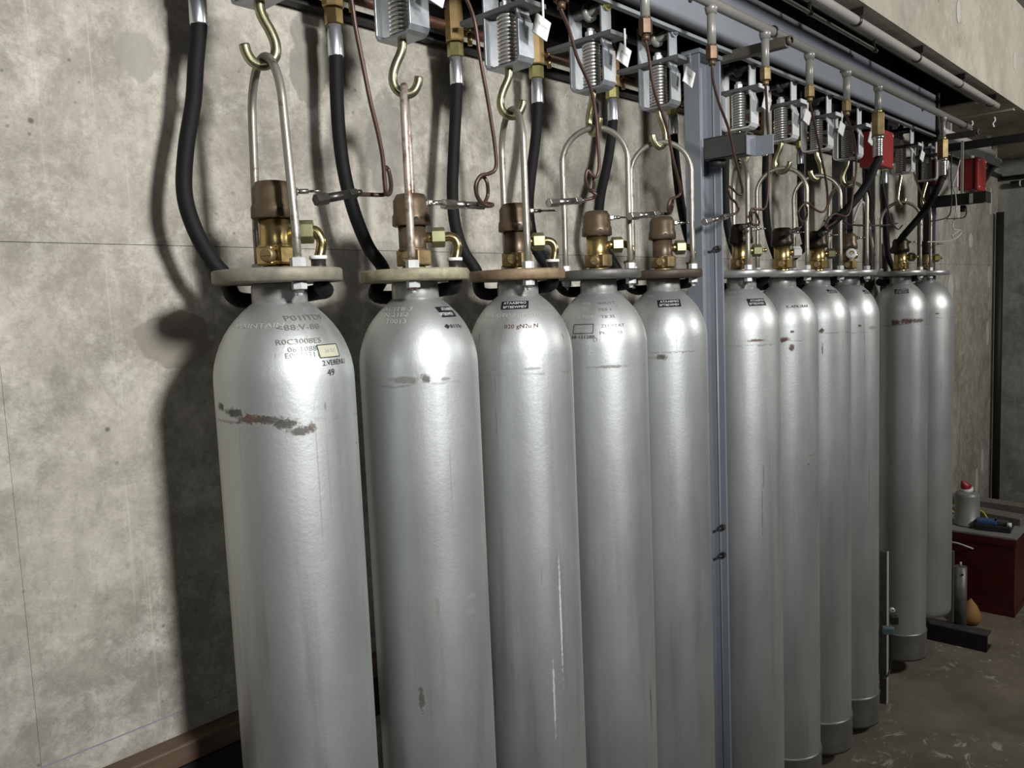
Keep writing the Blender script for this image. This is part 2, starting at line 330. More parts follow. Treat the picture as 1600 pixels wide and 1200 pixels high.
def at(x, y, Y):          # point of the plane Y seen at photo pixel x, y (used once, to survey positions)
    d = FWD + RGT * ((x - 800) / FPX) - UPV * ((y - 600) / FPX)
    return CAM + d * ((Y - CAM.y) / d.y)
def polar(a, r, z=0.0): return Vector((r * math.cos(a), r * math.sin(a), z))
def Rz(a): return Matrix.Rotation(a, 3, 'Z')

ZP = 1.87; ZF = 0.03; YW = 0.26; XR = 6.95; ZS = 2.70
XC = [None, 0.752, 1.049, 1.345, 1.642, 1.938, 2.392, 2.689, 2.985, 3.282, 3.916, 4.29]

# ------------------------------------------------------------------ setting
def struct(name, mb, m, bevel=0, parent=None, origin=None):
    o = mb.build(name, m, parent, origin, bevel)
    if not parent: o['kind'] = 'structure'
    return o
struct('floor', MB().span((-5.2, -6.6, ZF - 0.1), (XR + 0.3, YW + 0.3, ZF)), M['floor'])
wb = struct('wall_back', MB().span((-5.2, YW + 0.012, ZF - 0.1), (XR + 0.2, YW + 0.25, 3.4)), M['wall'])
xs = [-5.2, -3.25, -2.05, -0.85, 0.30, 1.55, 2.75, 3.95, 5.15, XR]
xs2 = [-5.2, -3.2, -2.0, -0.8, 0.405, 0.769, 1.97, 3.17, 4.37, 5.57, XR]
for zi, (z0, z1) in enumerate(((ZF, 0.86), (0.86, 1.94), (1.94, 3.2))):      # formwork panels cast into the wall
    xx = xs2 if zi == 1 else xs
    for i in range(len(xx) - 1):
        a, b = xx[i], xx[i + 1]
        g = 0.0005
        MB().span((a + g * .5, YW, z0 + g), (b - g * .5, YW + 0.014, z1 - g)).build('panel', M['wall'], wb)
for (x, z, rx, rz) in ((5.734, 1.77, .055, .11), (6.72, 1.854, .05, .08), (6.70, 1.45, .035, .09), (6.735, 2.391, .03, .10), (6.45, 0.40, .035, .10), (6.60, 0.53, .035, .09), (5.9, 2.32, .04, .10), (6.2, 2.10, .05, .05)):
    k = MB().lathe([(1.0, 0), (0.97, 0.0025)], (0, 0, 0), (0, 0, 1), 20)
    k.v = [(x + v[0] * rx * (1 + .12 * math.sin(5 * math.atan2(v[1], v[0]))), YW - v[2], z + v[1] * rz) for v in k.v]
    k.build('plaster_patch', M['patch'], wb)
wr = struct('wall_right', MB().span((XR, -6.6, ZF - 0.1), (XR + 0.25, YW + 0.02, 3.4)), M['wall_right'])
struct('wall_front', MB().span((-5.2, -6.8, ZF - 0.1), (XR + 0.3, -6.6, 3.4)), M['room'])
struct('wall_left', MB().span((-5.4, -6.8, ZF - 0.1), (-5.2, YW + 0.3, 3.4)), M['room'])
struct('ceiling', MB().span((-5.4, -6.8, 3.2), (XR + 0.3, YW + 0.3, 3.35)), M['ceil'])
# concrete downstand along the wall: front beam, recess behind it
ds = struct('trim_1', MB().span((-5.2, -0.25, ZS), (XR, -0.225, 3.2)), M['beamface'])
struct('trim_2', MB().span((-5.2, -0.225, ZS), (XR, -0.13, 3.2)), M['soffit'])
struct('trim_3', MB().span((4.61, -0.13, ZS), (XR, YW, 3.2)), M['soffit'])
struct('trim_4', MB().span((-5.2, -0.13, 3.0), (4.61, YW, 3.1)).span((-5.2, -0.13, ZS + .002), (4.61, -0.12, 3.0)).span((4.6, -0.12, ZS + .002), (4.61, YW, 3.0)), M['recess_shade'])
struct('trim_5', MB().span((4.95, -0.225, ZS - 0.010), (4.985, YW, ZS)).span((4.61, -0.13, ZS - 0.006), (4.66, YW, ZS)), M['soffit'])
for (x, z, rx, rz) in ((3.81, 2.913, .028, .045), (4.831, 2.906, .03, .045)):
    k = MB().lathe([(1.0, 0), (0.97, 0.0025)], (0, 0, 0), (0, 0, 1), 20)
    k.v = [(x + v[0] * rx, -0.25 - v[2], z + v[1] * rz) for v in k.v]; k.build('plaster_patch', M['patch'], ds)
# timber rail and chalk line low on the wall
r = MB().span((-1.2, 0.215, 0.995), (2.6, YW - .001, 1.035)).build('trim_6', M['wood'], None, (0.7, 0.24, 1.0), 0.004); r['kind'] = 'structure'
r = MB().span((-1.2, 0.23, 0.90), (2.6, YW - .001, 0.985)).build('trim_7', M['black'], None, (0.7, 0.24, .95)); r['kind'] = 'structure'
MB().span((-1.2, YW - 0.0012, 1.0755), (3.0, YW, 1.0775)).build('chalk_line', M['bluechalk'], wb)

# ------------------------------------------------------------------ steel frame
def top_beam():
    t = thing('steel_beam', 'long blue-grey steel beam running level above the whole cylinder row', 'beam', (1.5, -0.06, 2.5))
    def P(mb, n, m, bv=0.001): return mb.build(n, m, t, (0, 0, 0), bv)
    def loc(mb): mb.v = [(v[0] - 1.5, v[1] + 0.06, v[2] - 2.5) for v in mb.v]; return mb
    P(loc(MB().span((-1.0, -0.062, 2.513), (4.2, -0.052, 2.68)).span((-1.0, -0.052, 2.66), (4.2, 0.03, 2.68))), 'web', M['bluegrey'])
    P(loc(MB().span((-1.0, -0.066, 2.492), (4.2, -0.050, 2.501))), 'lower_flange', M['bluelight'])
    P(loc(MB().span((-1.0, -0.050, 2.497), (4.2, -0.045, 2.66))), 'gap_shade', M['black'], 0)  # black sheet standing in for the shade in the gap above the flange
    for X in (0.9, 2.0, 3.05, 4.0):
        P(loc(MB().cyl((X, -0.062, 2.585), (X, -0.067, 2.585), 0.006, 12)), 'bolt', M['black'], 0)
    P(loc(MB().span((4.2, -0.075, 2.48), (4.225, 0.03, 2.69))), 'end_plate', M['black'])
    return t
top_beam()
def column(x0, x1, yf, yb, z1, label, mface, mside, mridge, bolts=()):
    t = thing('steel_column', label, 'column', ((x0 + x1) / 2, (yf + yb) / 2, ZF))
    c = Vector(t.location)
    def L(mb): mb.v = [tuple(Vector(v) - c) for v in mb.v]; return mb
    L(MB().span((x0, yf, ZF), (x0 + 0.008, yb, z1))).build('flange', mside, t, None, 0.0015)
    L(MB().span((x1 - 0.008, yf, ZF), (x1, yb, z1))).build('flange', mface, t, None, 0.0015)
    L(MB().span((x0 + 0.008, yb - 0.008, ZF), (x1 - 0.008, yb, z1))).build('web', mface, t)
    L(MB().cyl((x1 - 0.008, yf + 0.022, ZF), (x1 - 0.008, yf + 0.022, z1), 0.0028, 10)).build('highlight_ridge', mridge, t)  # thin bead added to stand in for the rounded highlight on the channel
    L(MB().span((x0 - 0.006, yf - 0.006, z1), (x1 + 0.006, yb + 0.004, z1 + 0.012))).build('cap_plate', mface, t, None, 0.001)
    L(MB().span((x0 - 0.03, yf - 0.03, ZF), (x1 + 0.03, yb + 0.03, ZF + 0.012))).build('base_plate', mface, t, None, 0.001)
    for (bx, by, bz) in bolts:
        L(MB().hexa((bx, by, bz), (bx - 0.010, by, bz), 0.010).cyl((bx - 0.010, by, bz), (bx - 0.030, by, bz), 0.004, 8)).build('bolt', M['darksteel'], t)
    return t
p_ = [at(1112, 388, -0.02), at(1122, 828, -0.02), at(1124, 871, -0.02)]
column(2.10, 2.225, -0.030, 0.020, 2.478, 'blue-grey steel channel column standing between the two front groups of cylinders', M['bluegrey'], M['bluegrey'], M['bluelight'],
       [(2.217, -0.018, p.z) for p in p_])
column(3.54, 3.62, 0.10, 0.16, 2.478, 'dark steel post behind the gap before the last two cylinders', M['darkpipe'], M['darkpipe'], M['darkpipe'])
column(4.43, 4.53, 0.02, 0.08, 2.478, 'far blue-grey steel column beyond the last cylinder', M['bluegrey'], M['black'], M['bluelight'])
def rear_pipe(x, y, z0, z1, r, label, m, cat='pipe', rz=None):
    o = MB().cyl((x, y, z0), (x, y, z1), r, 20).build('vertical_pipe', m, None, (x, y, z0)); tag(o, label, cat)
rear_pipe(3.86, 0.215, ZF, 1.93, 0.040, 'stout grey vertical pipe at the wall behind the second to last cylinder', M['conduit'])
rear_pipe(4.02, 0.17, ZF, 2.45, 0.024, 'black vertical pipe left of the last cylinder, near the wall', M['black'])
rear_pipe(4.30, 0.20, ZF, 2.50, 0.014, 'thin dark vertical pipe close behind the last cylinder', M['darkpipe'])
rear_pipe(at(1559, 560, .215).x, 0.215, ZF + .1, 2.315, 0.026, 'black vertical pipe in the far corner of the back wall', M['black'])

# header pipe with drops
DX = [1.8975 + 0.2965 * k for k in range(-6, 5)]
t = thing('header_pipe', 'grey painted pipe with short drops running along the front of the beam', 'pipe', (1.5, -0.18, 2.525))
def loc3(mb, c): mb.v = [tuple(Vector(v) - Vector(c)) for v in mb.v]; return mb
c0 = (1.5, -0.18, 2.525)
loc3(MB().cyl((-0.9, -0.18, 2.525), (4.30, -0.18, 2.525), 0.0135, 20), c0).build('main_pipe', M['greypipe'], t)
DROP = [x for x in DX if x > 0.4] + [3.875]
for x in DROP:
    loc3(MB().cyl((x, -0.18, 2.52), (x, -0.18, 2.415), 0.0108, 16).lathe([(0.0155, 0), (0.0165, .006), (0.0125, .02)], (x, -0.18, 2.517), (0, 0, -1), 16), c0).build('drop', M['greypipe'], t)
for x in (2.24, 4.2, 1.0):
    loc3(MB().tube(smooth([(x, -0.18 + 0.016 * math.cos(a), 2.525 + 0.016 * math.sin(a)) for a in [R_(d) for d in range(-60, 250, 20)]], 2), 0.0025, 8), c0).build('u_bolt', M['darksteel'], t)
def arm(x, label, y0=-0.01, y1=-0.222, z=2.489, w_=0.036):
    o = MB().span((x - .014, y0, z - .014), (x - .011, y1, z + .012)).span((x - .014, y0, z + .009), (x + .012, y1, z + .012)).span((x - .014, y0, z - .014), (x + .012, y1, z - .011)) \
        .lathe([(.009, 0), (.013, 0), (.013, .012), (.009, .012)], (x + .004, y1, z + .003), (0, -1, 0), 14, caps=False)
    ob = o.build('pipe_bracket', M['armolive'], None, (x, y0, z)); tag(ob, label, 'bracket')
arm(2.238, 'olive steel arm reaching from the front column out to the header pipe')
arm(4.235, 'short dark steel arm under the far end of the header pipe')
# stub channel arm with angle end, right of the first column
t = thing('channel_arm', 'grey steel channel arm bolted to the front column, angle plate on its end', 'bracket', (2.13, -0.03, 2.215))
c1 = (2.13, -0.03, 2.215)
loc3(MB().span((2.115, -0.031, 2.186), (2.120, -0.160, 2.246)).span((2.115, -.031, 2.243), (2.160, -0.160, 2.247)).span((2.115, -.031, 2.186), (2.160, -0.160, 2.190)), c1).build('channel', M['darkpipe'], t, None, 0.001)
loc3(MB().span((2.112, -0.164, 2.184), (2.168, -0.160, 2.236)).span((2.164, -0.164, 2.184), (2.168, -0.214, 2.237)), c1).build('end_angle', M['bluegrey'], t, None, 0.001)
loc3(MB().lathe([(0.024, 0), (0.020, 0.018)], (2.150, -0.055, 2.186), (0, 0, -1), 16), c1).build('foot_pad', M['black'], t)

# rear pivot rail, brown manifold
o = MB().cyl((-0.6, 0.10, 2.518), (4.25, 0.10, 2.518), 0.0125, 16).build('pivot_rail', M['darkpipe'], None, (1.5, 0.10, 2.518)); tag(o, 'dark grey horizontal rod behind the spring brackets, under the beam', 'rod')
t = thing('manifold_pipe', 'brown collecting pipe along the wall joining the brass hose valves', 'pipe', (1.5, 0.175, 2.44)); c2 = (1.5, 0.175, 2.44)
loc3(MB().cyl((-0.6, 0.178, 2.44), (4.4, 0.178, 2.44), 0.0115, 16), c2).build('main_pipe', M['rustpipe'], t)
loc3(MB().span((-0.6, 0.225, 2.42), (4.4, 0.252, 2.437)), c2).build('backing_rail', M['black'], t)
o = MB().span((-.6, 0.16, 2.47), (4.4, 0.235, 2.66)).build('cable_trough', M['black'], None, (1.5, .2, 2.47)); tag(o, 'black trough running along the wall behind the beam', 'trough')

# ------------------------------------------------------------------ cylinders
GEN = [(0.0, 0.0), (0.085, 0.0), (0.104, 0.010), (0.1135, 0.028), (0.1145, 0.05)]
DOME = [(0.1145, 1.665), (0.1145, 1.700), (0.1135, 1.715), (0.1108, 1.731), (0.1065, 1.746), (0.1003, 1.762), (0.0925, 1.777), (0.0835, 1.790), (0.0735, 1.802), (0.0620, 1.8135), (0.0520, 1.822), (0.0450, 1.8275)]
def dome_at(s, R=0.1145):
    """point (r, z) at meridian length s below the neck"""
    D = list(reversed(DOME)); acc = 0
    for i in range(len(D) - 1):
        a = Vector(D[i]); b = Vector(D[i + 1]); L = (b - a).length
        if acc + L >= s: p = a + (b - a) * ((s - acc) / L); return p.x, p.y
        acc += L
    return D[-1][0], D[-1][1] - (s - acc)
def s_of_z(z):
    lo, hi = 0.0, 1.5
    for _ in range(40):
        mid = (lo + hi) / 2
        if dome_at(mid)[1] > z: lo = mid
        else: hi = mid
    return lo
def surf_hit(i, x, y):
    """angle and meridian length on the tank i where the surveyed sight line meets it"""
    d = (FWD + RGT * ((x - 800) / FPX) - UPV * ((y - 600) / FPX)).normalized(); o = CAM - Vector((XC[i], 0, 0))
    tt = 0.5
    while tt < 8:
        q = o + d * tt; r = math.hypot(q.x, q.y)
        rs = dome_at(s_of_z(q.z))[0] if q.z < 1.8275 else 0.045
        if r < rs: return math.atan2(q.y, q.x), s_of_z(q.z)
        tt += 0.0012
    return None
def wrap(verts, a0, s0, scale=1.0, off=0.0007, rot=0.0, zbase=0.0):
    out = []
    for (u, v) in verts:
        u, v = u * scale, v * scale; u, v = u * math.cos(rot) - v * math.sin(rot), u * math.sin(rot) + v * math.cos(rot)
        s = s0 - v; r, z = dome_at(s); r2, z2 = dome_at(s + 0.002)
        t_ = Vector((r2 - r, z2 - z)).normalized(); nrm = Vector((-t_.y, t_.x)); rr = r + nrm.x * off; zz = z + nrm.y * off
        a = a0 + u / r; out.append((rr * math.cos(a), rr * math.sin(a), zz - zbase))
    return out
_txt = {}
def text_mesh(s):
    if s in _txt: return _txt[s]
    cu = bpy.data.curves.new('txt', 'FONT'); cu.body = s; cu.size = 1.0; cu.align_x = 'CENTER'; cu.align_y = 'CENTER'; cu.resolution_u = 2
    o = bpy.data.objects.new('txt', cu); C.objects.link(o); dg = bpy.context.evaluated_depsgraph_get(); dg.update()
    me = o.evaluated_get(dg).to_mesh(); res = ([(v.co.x, v.co.y) for v in me.vertices], [tuple(p.vertices) for p in me.polygons])
    o.evaluated_get(dg).to_mesh_clear(); bpy.data.objects.remove(o); _txt[s] = res; return res
def put_text(parent, i, s, x, y, size, m, zb, name='lettering', off=0.0012, rot=0.0, widen=1.0):
    h = surf_hit(i, x, y)
    if not h: return
    v, f = text_mesh(s); v = [(a * widen, b) for a, b in v]; mb = MB(); mb.add(wrap(v, h[0], h[1], size, off, rot, zb), f); mb.build(name, m, parent)
def put_patch(parent, i, x, y, wd, ht, m, zb, name, off=0.0006, rot=0.0, hole=None):
    h = surf_hit(i, x, y)
    if not h: return
    n, k = 10, 5; mb = MB()
    if hole is None:
        g = [((a / n - .5) * wd, (b / k - .5) * ht) for b in range(k + 1) for a in range(n + 1)]
        f = [(b * (n + 1) + a, b * (n + 1) + a + 1, (b + 1) * (n + 1) + a + 1, (b + 1) * (n + 1) + a) for b in range(k) for a in range(n)]
        mb.add(wrap(g, h[0], h[1], 1, off, rot, zb), f)
    else:
        for (cx, cy, w_, h_) in ((0, ht / 2, wd, hole), (0, -ht / 2, wd, hole), (-wd / 2, 0, hole, ht), (wd / 2, 0, hole, ht)):
            nn = 8 if w_ > h_ else 1; kk = 1 if w_ > h_ else 4
            g = [(cx + (a / nn - .5) * w_, cy + (b / kk - .5) * h_) for b in range(kk + 1) for a in range(nn + 1)]
            f = [(b * (nn + 1) + a, b * (nn + 1) + a + 1, (b + 1) * (nn + 1) + a + 1, (b + 1) * (nn + 1) + a) for b in range(kk) for a in range(nn)]
            mb.add(wrap(g, h[0], h[1], 1, off, rot, zb), f)
    mb.build(name, m, parent)

RUST = (0.085, 0.045, 0.025); DARK = (0.06, 0.055, 0.045); REDD = (0.10, 0.028, 0.02)
def ang_at(i, x, y):
    h = surf_hit(i, x, y); return (h[0], dome_at(h[1])[1]) if h else (0, 0)
def mk(i, x, y, wpx, hpx, c, a, sc_):
    an, z = ang_at(i, x, y); return (an, z, wpx / sc_, hpx / sc_, c, a)
SC = [0, 941, 811, 713, 636, 574, 500, 461, 427, 398, 348, 329]
BASE = [0, .075, .075, .08, .075, .08, .08, .08, .085, .06, .11, .187]
MARKS = {
 1: [mk(1, 347, 636, 14, 5, DARK, .95, 941), mk(1, 366, 645, 18, 7, DARK, .95, 941), mk(1, 395, 655, 24, 8, RUST, .95, 941), mk(1, 420, 656, 20, 7, DARK, .95, 941), mk(1, 445, 663, 20, 7, DARK, .95, 941), mk(1, 470, 673, 18, 6, DARK, .9, 941), mk(1, 487, 666, 6, 6, RUST, .8, 941), mk(1, 508, 634, 2, 7, DARK, .6, 941), mk(1, 499, 760, 1.3, 90, DARK, .35, 941), mk(1, 514, 745, 1.6, 70, DARK, .4, 941), mk(1, 376, 700, 1.2, 50, DARK, .3, 941), mk(1, 557, 692, 3, 2, DARK, .8, 941)],
 2: [mk(2, 633, 594, 26, 5, DARK, .7, 811), mk(2, 664, 592, 7, 6, DARK, .85, 811), mk(2, 697, 592, 8, 3, DARK, .6, 811), mk(2, 590, 594, 10, 3, RUST, .5, 811), mk(2, 659, 1090, 5, 26, DARK, .9, 811), mk(2, 684, 950, 3, 18, RUST, .55, 811), mk(2, 655, 790, 1.3, 90, DARK, .3, 811), mk(2, 705, 760, 1.2, 60, DARK, .35, 811), mk(2, 640, 710, 1.2, 15, DARK, .4, 811), mk(2, 681, 875, 3, 10, DARK, .3, 811), mk(2, 738, 930, 10, 4, DARK, .35, 811), mk(2, 736, 955, 10, 4, DARK, .35, 811)],
 3: [mk(3, 772, 577, 5, 2, DARK, .5, 713), mk(3, 830, 576, 14, 2, DARK, .4, 713), mk(3, 876, 960, 1.6, 90, (.62,.63,.62), .8, 713), mk(3, 866, 1090, 1.6, 60, (.62,.63,.62), .7, 713), mk(3, 826, 790, 1, 60, DARK, .25, 713)],
 4: [mk(4, 950, 573, 28, 2.2, DARK, .6, 636)],
 5: [mk(5, 1034, 558, 8, 4, DARK, .95, 574), mk(5, 1020, 559, 12, 2, RUST, .5, 574)],
 6: [mk(6, 1184, 532, 14, 2, REDD, .85, 500), mk(6, 1191, 800, 1.2, 45, REDD, .7, 500), mk(6, 1193, 745, 1.2, 20, DARK, .7, 500)],
 7: [mk(7, 1224, 531, 8, 4, REDD, .95, 461), mk(7, 1237, 543, 4, 5, REDD, .9, 461), mk(7, 1238, 518, 3, 2, DARK, .9, 461), mk(7, 1268, 711, 9, 1.6, RUST, .6, 461), mk(7, 1263, 725, 2, 2, REDD, .8, 461)],
 8: [mk(8, 1283, 517, 4, 3.6, DARK, .95, 427), mk(8, 1285, 545, 1.2, 9, RUST, .6, 427)],
 9: [mk(9, 1343, 509, 3, 1.5, RUST, .9, 398), mk(9, 1365, 512, 9, 2.5, RUST, .5, 398), mk(9, 1358, 760, 1, 50, RUST, .6, 398)],
 10: [mk(10, 1397, 504, 8, 4, REDD, .9, 348), mk(10, 1417, 502, 9, 4, REDD, .9, 348), mk(10, 1433, 501, 14, 3, RUST, .85, 348)],
 11: [mk(11, 1463, 490, 3, 1.4, RUST, .8, 329)]}
SEAM = [0, 1.640, 1.672, 1.663, 1.652, 1.668, 1.655, 1.650, 1.660, 1.645, 1.645, 1.66]
LABEL = [None,
 'front silver gas cylinder with a ragged rust line below the shoulder, stencilled 49',
 'silver gas cylinder with long dark scuff low down and black sticker right of its neck',
 'silver gas cylinder with brown stencilled writing under a black sticker on the shoulder',
 'silver gas cylinder with a black outlined box stencilled on its shoulder, grey top plate',
 'silver gas cylinder just left of the blue-grey column, dark brown top plate',
 'silver gas cylinder just right of the blue-grey column, long thin red scratch down it',
 'silver gas cylinder with red-brown spots and small dark lettering on its shoulder',
 'silver gas cylinder with a single dark round spot on the seam below its shoulder',
 'silver gas cylinder with thin rusty streaks, rightmost of the group of four behind the column',
 'silver gas cylinder with a band of dark red rust spots round its shoulder seam',
 'last silver gas cylinder, hanging higher than the others, nearest the red cabinet']
BAIL = [0, -99, -133, -121, -63, -60, -138, -66, -62, -100, -72, -150]
PLATE = [0, 'flangeolive', 'flangecream', 'flangebrown', 'flangegrey', 'flangedark'] + ['flangesilver'] * 6
VMID = [0, 'brass', 'bronze', 'bronze', 'brass', 'bronze', 'brass', 'brass', 'brass', 'brassdull', 'brass', 'brassdull']
VCAP = [0, 'bronze', 'bronze', 'bronze', 'bronze', 'bronze', 'bronzedark', 'bronzedark', 'bronzedark', 'bronze', 'bronzedark', 'bronzedark']
TOPB = [0] + [2.2225] * 9 + [2.185, 2.2]
def gas_cylinder(i):
    zb = BASE[i]; k = 0.125 / 0.1145 if i == 11 else 1.0
    t = thing('gas_cylinder', LABEL[i], 'gas cylinder', (XC[i], 0, zb))
    paint = tank_paint('silver_paint', i, SEAM[i] - zb, [(a, z - zb, w_, h_, c, am) for (a, z, w_, h_, c, am) in MARKS[i]], 0.55, 0.0 if i > 1 else 0.05, zb, 1.0 if i in (1, 2, 3) else 0.7)
    prof = [(r, z) for r, z in GEN[1:]] + [(0.1145, 0.1 + 0.2 * q) for q in range(8)] + [(r, z - zb) for r, z in DOME if z - zb > 1.5 or True]
    prof = sorted(set(prof), key=lambda q: q[1]) if False else prof
    prof = [(r * k, z) for (r, z) in prof]
    prof = [q for n_, q in enumerate(prof) if n_ == 0 or q[1] > prof[n_ - 1][1]]
    body = MB().lathe(prof, n=72).build('tank', paint, t)
    MB().lathe([(0.0452, 1.826 - zb), (0.0452, 1.851 - zb), (0.0435, 1.8585 - zb)], n=40).build('neck_ring', M['footring' if i > 30 else 'flangesilver'], t, None, 0.001)
    if i != 11:
        MB().lathe([(0.116, 0.004), (0.1175, 0.0), (0.1185, 0.01), (0.1185, 0.112), (0.1205, 0.118), (0.1195, 0.124), (0.1147, 0.126)], n=64, caps=False).build('foot_ring', M['footring'], t)
    MB().lathe([(0.101, ZP - .011 - zb), (0.105, ZP - .008 - zb), (0.105, ZP + .008 - zb), (0.103, ZP + .011 - zb)], n=56).build('top_plate', M[PLATE[i]], t)
    # bail
    a = R_(BAIL[i]); hb = 0.08; zt = TOPB[i] - zb; z0 = ZP + 0.011 - zb; arc = [(hb * math.cos(q), zt - hb + hb * math.sin(q)) for q in [pi * n_ / 20 for n_ in range(21)]]
    pts = [(hb, z0 - 0.04), (hb, z0 + 0.06), (hb * 0.99, (z0 + zt - hb) / 2)] + arc + [(-hb * 0.99, (z0 + zt - hb) / 2), (-hb, z0 + 0.06), (-hb, z0 - 0.04)]
    if i == 1: pts = [((u * (0.72 + 0.28 * max(0, min(1, (zt - .02 - z) / 0.25)))), z) for u, z in pts]
    mb = MB().tube([(u * math.cos(a), u * math.sin(a), z) for u, z in pts], 0.0070, 12)
    bl = mb.build('hanging_bail', M['rodrust' if i == 2 else 'rod'], t)
    for sg in (1, -1):
        px_, py_ = sg * hb * math.cos(a), sg * hb * math.sin(a)
        MB().hexa((px_, py_, z0), (px_, py_, z0 + 0.015), 0.0125).build('nut', M['galvlight'], bl)
        MB().hexa((px_, py_, z0 - 0.022), (px_, py_, z0 - 0.035), 0.0125).cyl((px_, py_, z0 - .035), (px_, py_, z0 - 0.045), 0.005, 8).build('nut', M['galvlight'], bl)
    # valve
    zv = ZP - zb; va = R_(-82 - 3 * min(i, 6))
    vb = MB().lathe([(0.0235, 0.008), (0.0235, 0.018)], (0, 0, zv), n=24).box((0, 0, zv + 0.034), (0.040, 0.054, 0.031), Rz(va)).box(polar(va, .012, zv + 0.034), (0.040, 0.036, 0.029), Rz(va)) \
        .build('valve_body', M['brassdull' if i not in (1, 7, 8, 10) else 'brass'], t, None, 0.003)
    MB().lathe([(0.0255, 0.047), (0.0265, 0.052), (0.0265, 0.098)], (0, 0, zv), n=32).lathe([(0.0285, .047), (.0285, .0515)], (0, 0, zv), n=24).build('valve_barrel', M[VMID[i]], t)
    cap = MB().lathe([(0.034, 0.094), (0.0370, 0.096), (0.0365, 0.113), (0.0342, 0.118), (0.0335, 0.142), (0.0270, 0.1535), (0.020, 0.155), (0.0, 0.1555)], (0, 0, zv), n=40).build('valve_cap', M[VCAP[i]], t)
    cv = math.atan2(CAM.y, -XC[i]) + R_(14)
    MB().cyl(polar(cv, .034, zv + .105), polar(cv, .0370, zv + .105), 0.0045, 16).build('bleed_hole', M['black'], cap)
    sa = va - R_(62)
    MB().lathe([(0.0125, 0), (0.013, .004), (0.0115, .012), (0.009, .0145)], polar(sa, 0.026, zv + 0.034), polar(sa, 1), 20).box(polar(sa, 0.0405, zv + .034), (0.003, 0.018, 0.003), Rz(sa)).build('side_plug', M['brassdull'], vb)
    oa = R_(-40) if i < 6 else R_(-48)
    MB().cyl(polar(oa, 0.034, zv + .138), polar(oa, 0.058, zv + .138), 0.0042, 10).cyl(polar(oa, .058, zv + .138), polar(oa, 0.078 if i != 3 else .092, zv + .138), 0.0022, 8).hexa(polar(oa, .034, zv + .138), polar(oa, .041, zv + .138), .0065).build('actuator_pin', M['chrome'], cap)
    if i == 9:
        MB().cyl(polar(oa, 0.024, zv + .07), polar(oa, 0.036, zv + .07), 0.012, 16).build('outlet_stub', M['brass'], t)
        MB().cyl(polar(R_(-150), 0.024, zv + .062), polar(R_(-150), .078, zv + .074), 0.006, 12).build('outlet_tube', M['rod'], t)
        MB().lathe([(0.010, 0), (0.0185, 0), (0.020, .006), (0.0185, .012), (0.010, .012)], polar(R_(-150), .072, zv + .074), polar(R_(-150), 1) + Vector((0, 0, .2)), 24, caps=False).build('white_ring', M['white'], t)
    else:
        MB().cyl(polar(oa, 0.020, zv + .072), polar(oa, 0.046, zv + .072), 0.010, 16).build('outlet_stub', M['brass'], t)
        MB().hexa(polar(oa, 0.036, zv + .072), polar(oa, 0.062, zv + .072), 0.0195).build('outlet_nut', M['yellowzinc' if i == 11 else ('white' if i == 7 else 'olive')], t)
        if i > 5 and i != 7:
            MB().cyl(polar(oa, .060, zv + .072), polar(oa, .080, zv + .072), .0045, 12).lathe([(.006, 0), (.007, .003), (.005, .008)], polar(oa, .072, zv + .072), polar(oa, 1), 12).build('outlet_tip', M['brass'], t)
        if i < 6:
            k_ = -.012 if i == 1 else 0.0
            el = smooth([polar(oa, .060, zv + .072), polar(oa, .070 + k_ / 2, zv + .073), polar(oa, .081 + k_, zv + .068), polar(oa, .086 + k_, zv + .056), polar(oa, .084 + k_, zv + .042), polar(oa - .05, .079 + k_, zv + 0.024)], 6)
            e = MB().tube(el, 0.0088, 14).build('outlet_elbow', M['elbow' if i < 6 else 'yellowzinc'], t)
            q = polar(oa - .05, .079 + k_, zv + 0.026)
            MB().lathe([(0.0095, 0), (0.0145, 0), (0.015, .003), (0.0145, .006), (0.0095, .006)], q, (0, 0, 1), 20, caps=False).build('ring', M['white' if i < 4 else 'olive'], e)
            MB().cyl(q, q + Vector((0, 0, -.036)), 0.0125, 16).build('hose_socket', M['darksteel'], e)
    # stickers and lettering
    if i == 1:
        put_text(t, 1, 'P01ITDF', 478, 497, 0.016, M['stampdark'], zb, widen=1.3); put_text(t, 1, '<88:V-88', 468, 512, 0.015, M['stampdark'], zb, widen=1.3)
        put_text(t, 1, 'MAINTAIN', 402, 510, 0.012, M['stamp'], zb, widen=1.5)
        put_text(t, 1, 'R0C3008ES', 468, 534, 0.013, M['stampdark'], zb, widen=1.2); put_text(t, 1, '06 1088', 473, 546, 0.012, M['stampdark'], zb, widen=1.2)
        put_text(t, 1, 'E0080311', 474, 555, 0.012, M['stampdark'], zb, widen=1.2)
        put_patch(t, 1, 514, 548, 0.042, 0.021, M['plateyellow'], zb, 'printed_box'); put_patch(t, 1, 514, 548, 0.042, 0.021, M['ink'], zb, 'box_outline', 0.0011, hole=0.0014)
        put_text(t, 1, '24 X1', 515, 548, 0.009, M['greyink'], zb)
        put_text(t, 1, '2.VEBENU', 523, 566, 0.012, M['ink'], zb); put_text(t, 1, '49', 517, 582, 0.015, M['ink'], zb)
    stick = {2: (698, 487, .043, .026), 3: (804, 477, .060, .023), 5: (1046, 474, .062, .024), 6: (1183, 472, .060, .026), 8: (1301, 455, .045, .018), 9: (1354, 456, .04, .018), 10: (1409, 455, .056, .024)}
